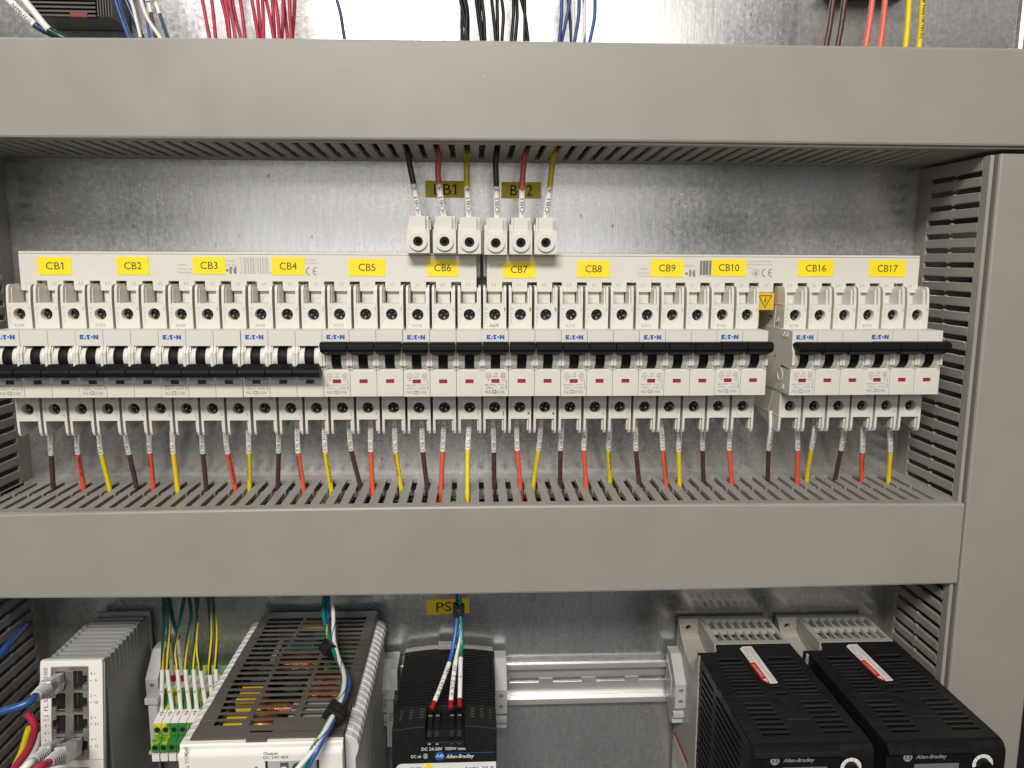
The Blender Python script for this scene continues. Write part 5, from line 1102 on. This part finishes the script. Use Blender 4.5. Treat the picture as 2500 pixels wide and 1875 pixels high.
# gray heat-sink base
m = MB(); m.holed(VX0, 175, -216, VZ-0.2, -8, -3, (166, -202.5), 2.6, 20); m.box(VX0, 231.0, -8, -3, -345, -216); m.box(175, 231, -8, -3, -216, VZ-.2)
m.prism([(-8, -206), (-14, -209), (-40, -214), (-56, -212), (-61, -206), (-63, -198), (-64, VZ-2.2), (-66, VZ-2.2), (-66, -216), (-68, -345), (-8, -345)], VX0, 174.2, 'x')
m.prism([(-8, VZ), (-16, -203), (-30, -211), (-50, -215), (-60, -209), (-64, VZ-1.6), (-66, VZ-1.6), (-66, -218), (-8, -218)], VX0-.2, VX0+1.3, 'x')
m.box(174.2, 231, -52, -8, -345, -204); m.box(173.6, 176, -51, -8, -204, VZ)
at0(t, m.build('heat_sink', ['drive_gray'], t, bevel=0.5))
m = MB(); H = []
for k in range(8):
    a = 178.3+6.5*k
    H += [(a, a+4.6, -26, -11), (a, a+4.6, -46, -29.5)]
plate_holes(m, 176.01, 231, -51, -8, VZ-3.2, VZ, H); at0(t, m.build('vent_grille', ['drive_gray'], t, bevel=0.4))
# black body
H = [(168.4, 185.5, -76.7, -73.2), (206.5, 223.4, -75.7, -72.2)]
for k in range(1, 11): H += [(168.2, 185.6, -75.2-4.75*k-2.7, -75.2-4.75*k), (205.6, 223.8, -75.2-4.75*k-2.7, -75.2-4.75*k)]
H += [(195, 201, -113.6, -111.4), (194, 201, -122, -119)]
for k in range(7): H += [(168.3, 185.6, -131.5-5.4*k-2.6, -131.5-5.4*k), (206.6, 224.4, -130.5-5.4*k-2.6, -130.5-5.4*k)]
m = MB(); plate_holes(m, VX0+.8, VX1, -173.5, -66, VZ-0.9, VZ, H); m.box(174.5, VX1, -66, -51.5, VZ-2, VZ); m.prism([(VX0+.8, -66.01), (VX0+.8, -64), (168, -64), (172, -62), (174.5, -56), (174.5, -66.01)], VZ-2, VZ, 'z')
for a, b, y0, y1 in H: m.box(a-.4, b+.4, y1+.02, y1+.6, VZ-.5, VZ+.32, 1)  # added raised rims, coloured lighter to draw a highlight on each slot
m.box(163, 226, -125.2, -124.6, VZ-.4, VZ+.06, 2); m.box(188.5, 189.2, -150, -126, VZ-.4, VZ+.05, 2); m.box(204.5, 205.2, -150, -126, VZ-.4, VZ+.05, 2); m.box(189.2, 204.5, -150.6, -150, VZ-.4, VZ+.3, 1)
at0(t, m.build('top_cover', ['matblack', 'gloss_black', 'hole'], t, bevel=0.18))
m = MB().box(VX0+3, VX1-.5, -173, -52, -345, VZ-6)
at0(t, m.build('inner_block', ['hole'], t))
H = []
for k in range(24): H += [(-99, -72, -203-5.6*k-2.7, -203-5.6*k), (-156+min(0, k)*0, -106, -203-5.6*k-2.7, -203-5.6*k)]
m = MB(); plate_holes(m, -173.5, -67, -345, VZ-1.8, VX0+.8, VX0+2.4, H, lambda u, v, w: (w, u, v)); m.box(VX1-1.6, VX1, -173.5, -52, -345, VZ-1.8)
at0(t, m.build('side_cover', ['matblack'], t, bevel=0.2))
m = MB().prism([(-173.4, VZ), (-176.5, VZ-.6), (-179.4, VZ-3.2), (-180.2, VZ-6.5), (-180.2, -345), (-173.4, -345)], 211.5, VX1, 'x'); m.prism([(-173.4, VZ), (-177, VZ-.4), (-180.6, VZ-2.4), (-181.6, VZ-5), (-179.2, VZ-6.6), (-179.2, -345), (-173.4, -345)], VX0+.8, 211.4, 'x')
at0(t, m.build('front_cover', ['black'], t, bevel=0.4, seg=3))
m = MB(); 
for k in range(9): m.box(192.5+k*.1, 200.5-k*.12, -128-1.7*k-.9, -128-1.7*k, VZ-.1, VZ+.8-.05*k)
at0(t, m.build('release_latch', ['matblack'], t, bevel=0.2))
m = MB(); y = -179.3; pe = lambda a, b: at(*E_(a, b), y)
c = pe(1065, 1597); m.poly([(c.x+2.75*math.cos(k*PI/12), y, c.z+2.75*math.sin(k*PI/12)) for k in range(24)], 0); m.text('A-B', 1.7, (c.x, y-.05, c.z), mi=1, w=4.2, bold=.02)
for dz in (-1.5, 1.5): m.box(c.x-2.2, c.x+2.2, y-.06, y-.04, c.z+dz-.12, c.z+dz+.12, 1)
m.text('Allen-Bradley', 2.5, pe(1140, 1592), mi=0, w=19.0, align='L', shear=.22, bold=.01)
a, b = pe(1200, 1655), pe(1500, 1640); m.box(a.x-5, b.x+2, y-.1, y+.1, a.z-14, a.z, 2)
at0(t, m.build('printed_marking', ['ink_silver', 'black', 'gray_lab'], t, fix=False))
c = at(*E_(1740, 1655), -180.3); m = MB()
for k in range(7): m.ring((c.x, c.z), 6.4, 4.1, -180.35, 0, 6, PI*(-.12+k*.178), PI*(-.12+k*.178+.168))
m.cyl((c.x, c.z), 3.9, -184, -180.2, 'y', 24, 1); at0(t, m.build('speed_dial', ['ink_white', 'black'], t))
# warning stickers
lz = VZ+.12; q = lambda a, b, dz=0: atz(*E_(a, b), lz+dz)
m = MB(); m.poly([q(752, 596), q(775, 578), q(850, 574), q(860, 582), q(1090, 897), q(1080, 905), q(1018, 908), q(965, 888)], 0)
m.poly([q(836, 722, .05), q(886, 718, .05), q(1023, 902, .05), q(1012, 907, .05), q(955, 885, .05)], 1)
for f_ in (0.06, 0.17): 
    p0 = q(851, 727, .1).lerp(q(990, 896, .1), f_); p1 = q(885, 724, .1).lerp(q(1018, 896, .1), f_+.05); p2 = q(851, 727, .1).lerp(q(990, 896, .1), f_+.085); m.poly([p0, p1, p2], 2)
p0, p1, p2 = q(955, 868, .1), q(985, 862, .1), q(1008, 898, .1); m.poly([p0, p1, p2], 0)
a, b = q(950, 845, .12), q(897, 772, .12); r_ = (b-a); m.text('DANGER', 1.75, (a+b)/2+Vector((.2, 0, 0)), right=r_.normalized(), up=(-r_.normalized().y, r_.normalized().x, 0), mi=0, w=r_.length)
for s0, (xa, ya), (xb, yb) in (('Risk of electric shock', (785, 592), (842, 712)), ('Arc flash', (803, 590), (868, 706)), ('Do not open the cover while powered', (822, 588), (1046, 890)), ('Wait three minutes', (843, 590), (932, 715)), ('before servicing', (1005, 812), (1072, 894))):
    p, p2 = q(xb, yb, .1), q(xa, ya, .1); r_ = (p2-p); rn = r_.normalized(); m.text(s0, .95, (p+p2)/2, right=rn, up=(-rn.y, rn.x, 0), mi=3, w=r_.length)
at0(t, m.build('warning_sticker', ['face_white', 'warn_red', 'warn_orange', 'ink_gray'], t, fix=False))
ax = VX0-.28; s_ = lambda a, b, o=0: atx(*E_(a, b), ax-o)
m = MB(); m.poly([s_(168, 1322), s_(280, 1625), s_(283, 1760), s_(140, 1760), s_(160, 1450)], 0); m.poly([s_(168, 1324, .05), s_(281, 1590, .05), s_(281, 1632, .05), s_(163, 1352, .05)], 1)
for k in range(7): m.poly([s_(164, 1395+k*27, .05), s_(255, 1622+k*27, .05), s_(255, 1630+k*27, .05), s_(164, 1403+k*27, .05)], 2)
at0(t, m.build('side_sticker', ['face_white', 'warn_red', 'ink_gray'], t, fix=False))
t2 = copy_tree(t); t2.location.x += 81.2*MM; t2['label'] = 'black motor drive tucked beside the tall wire duct'
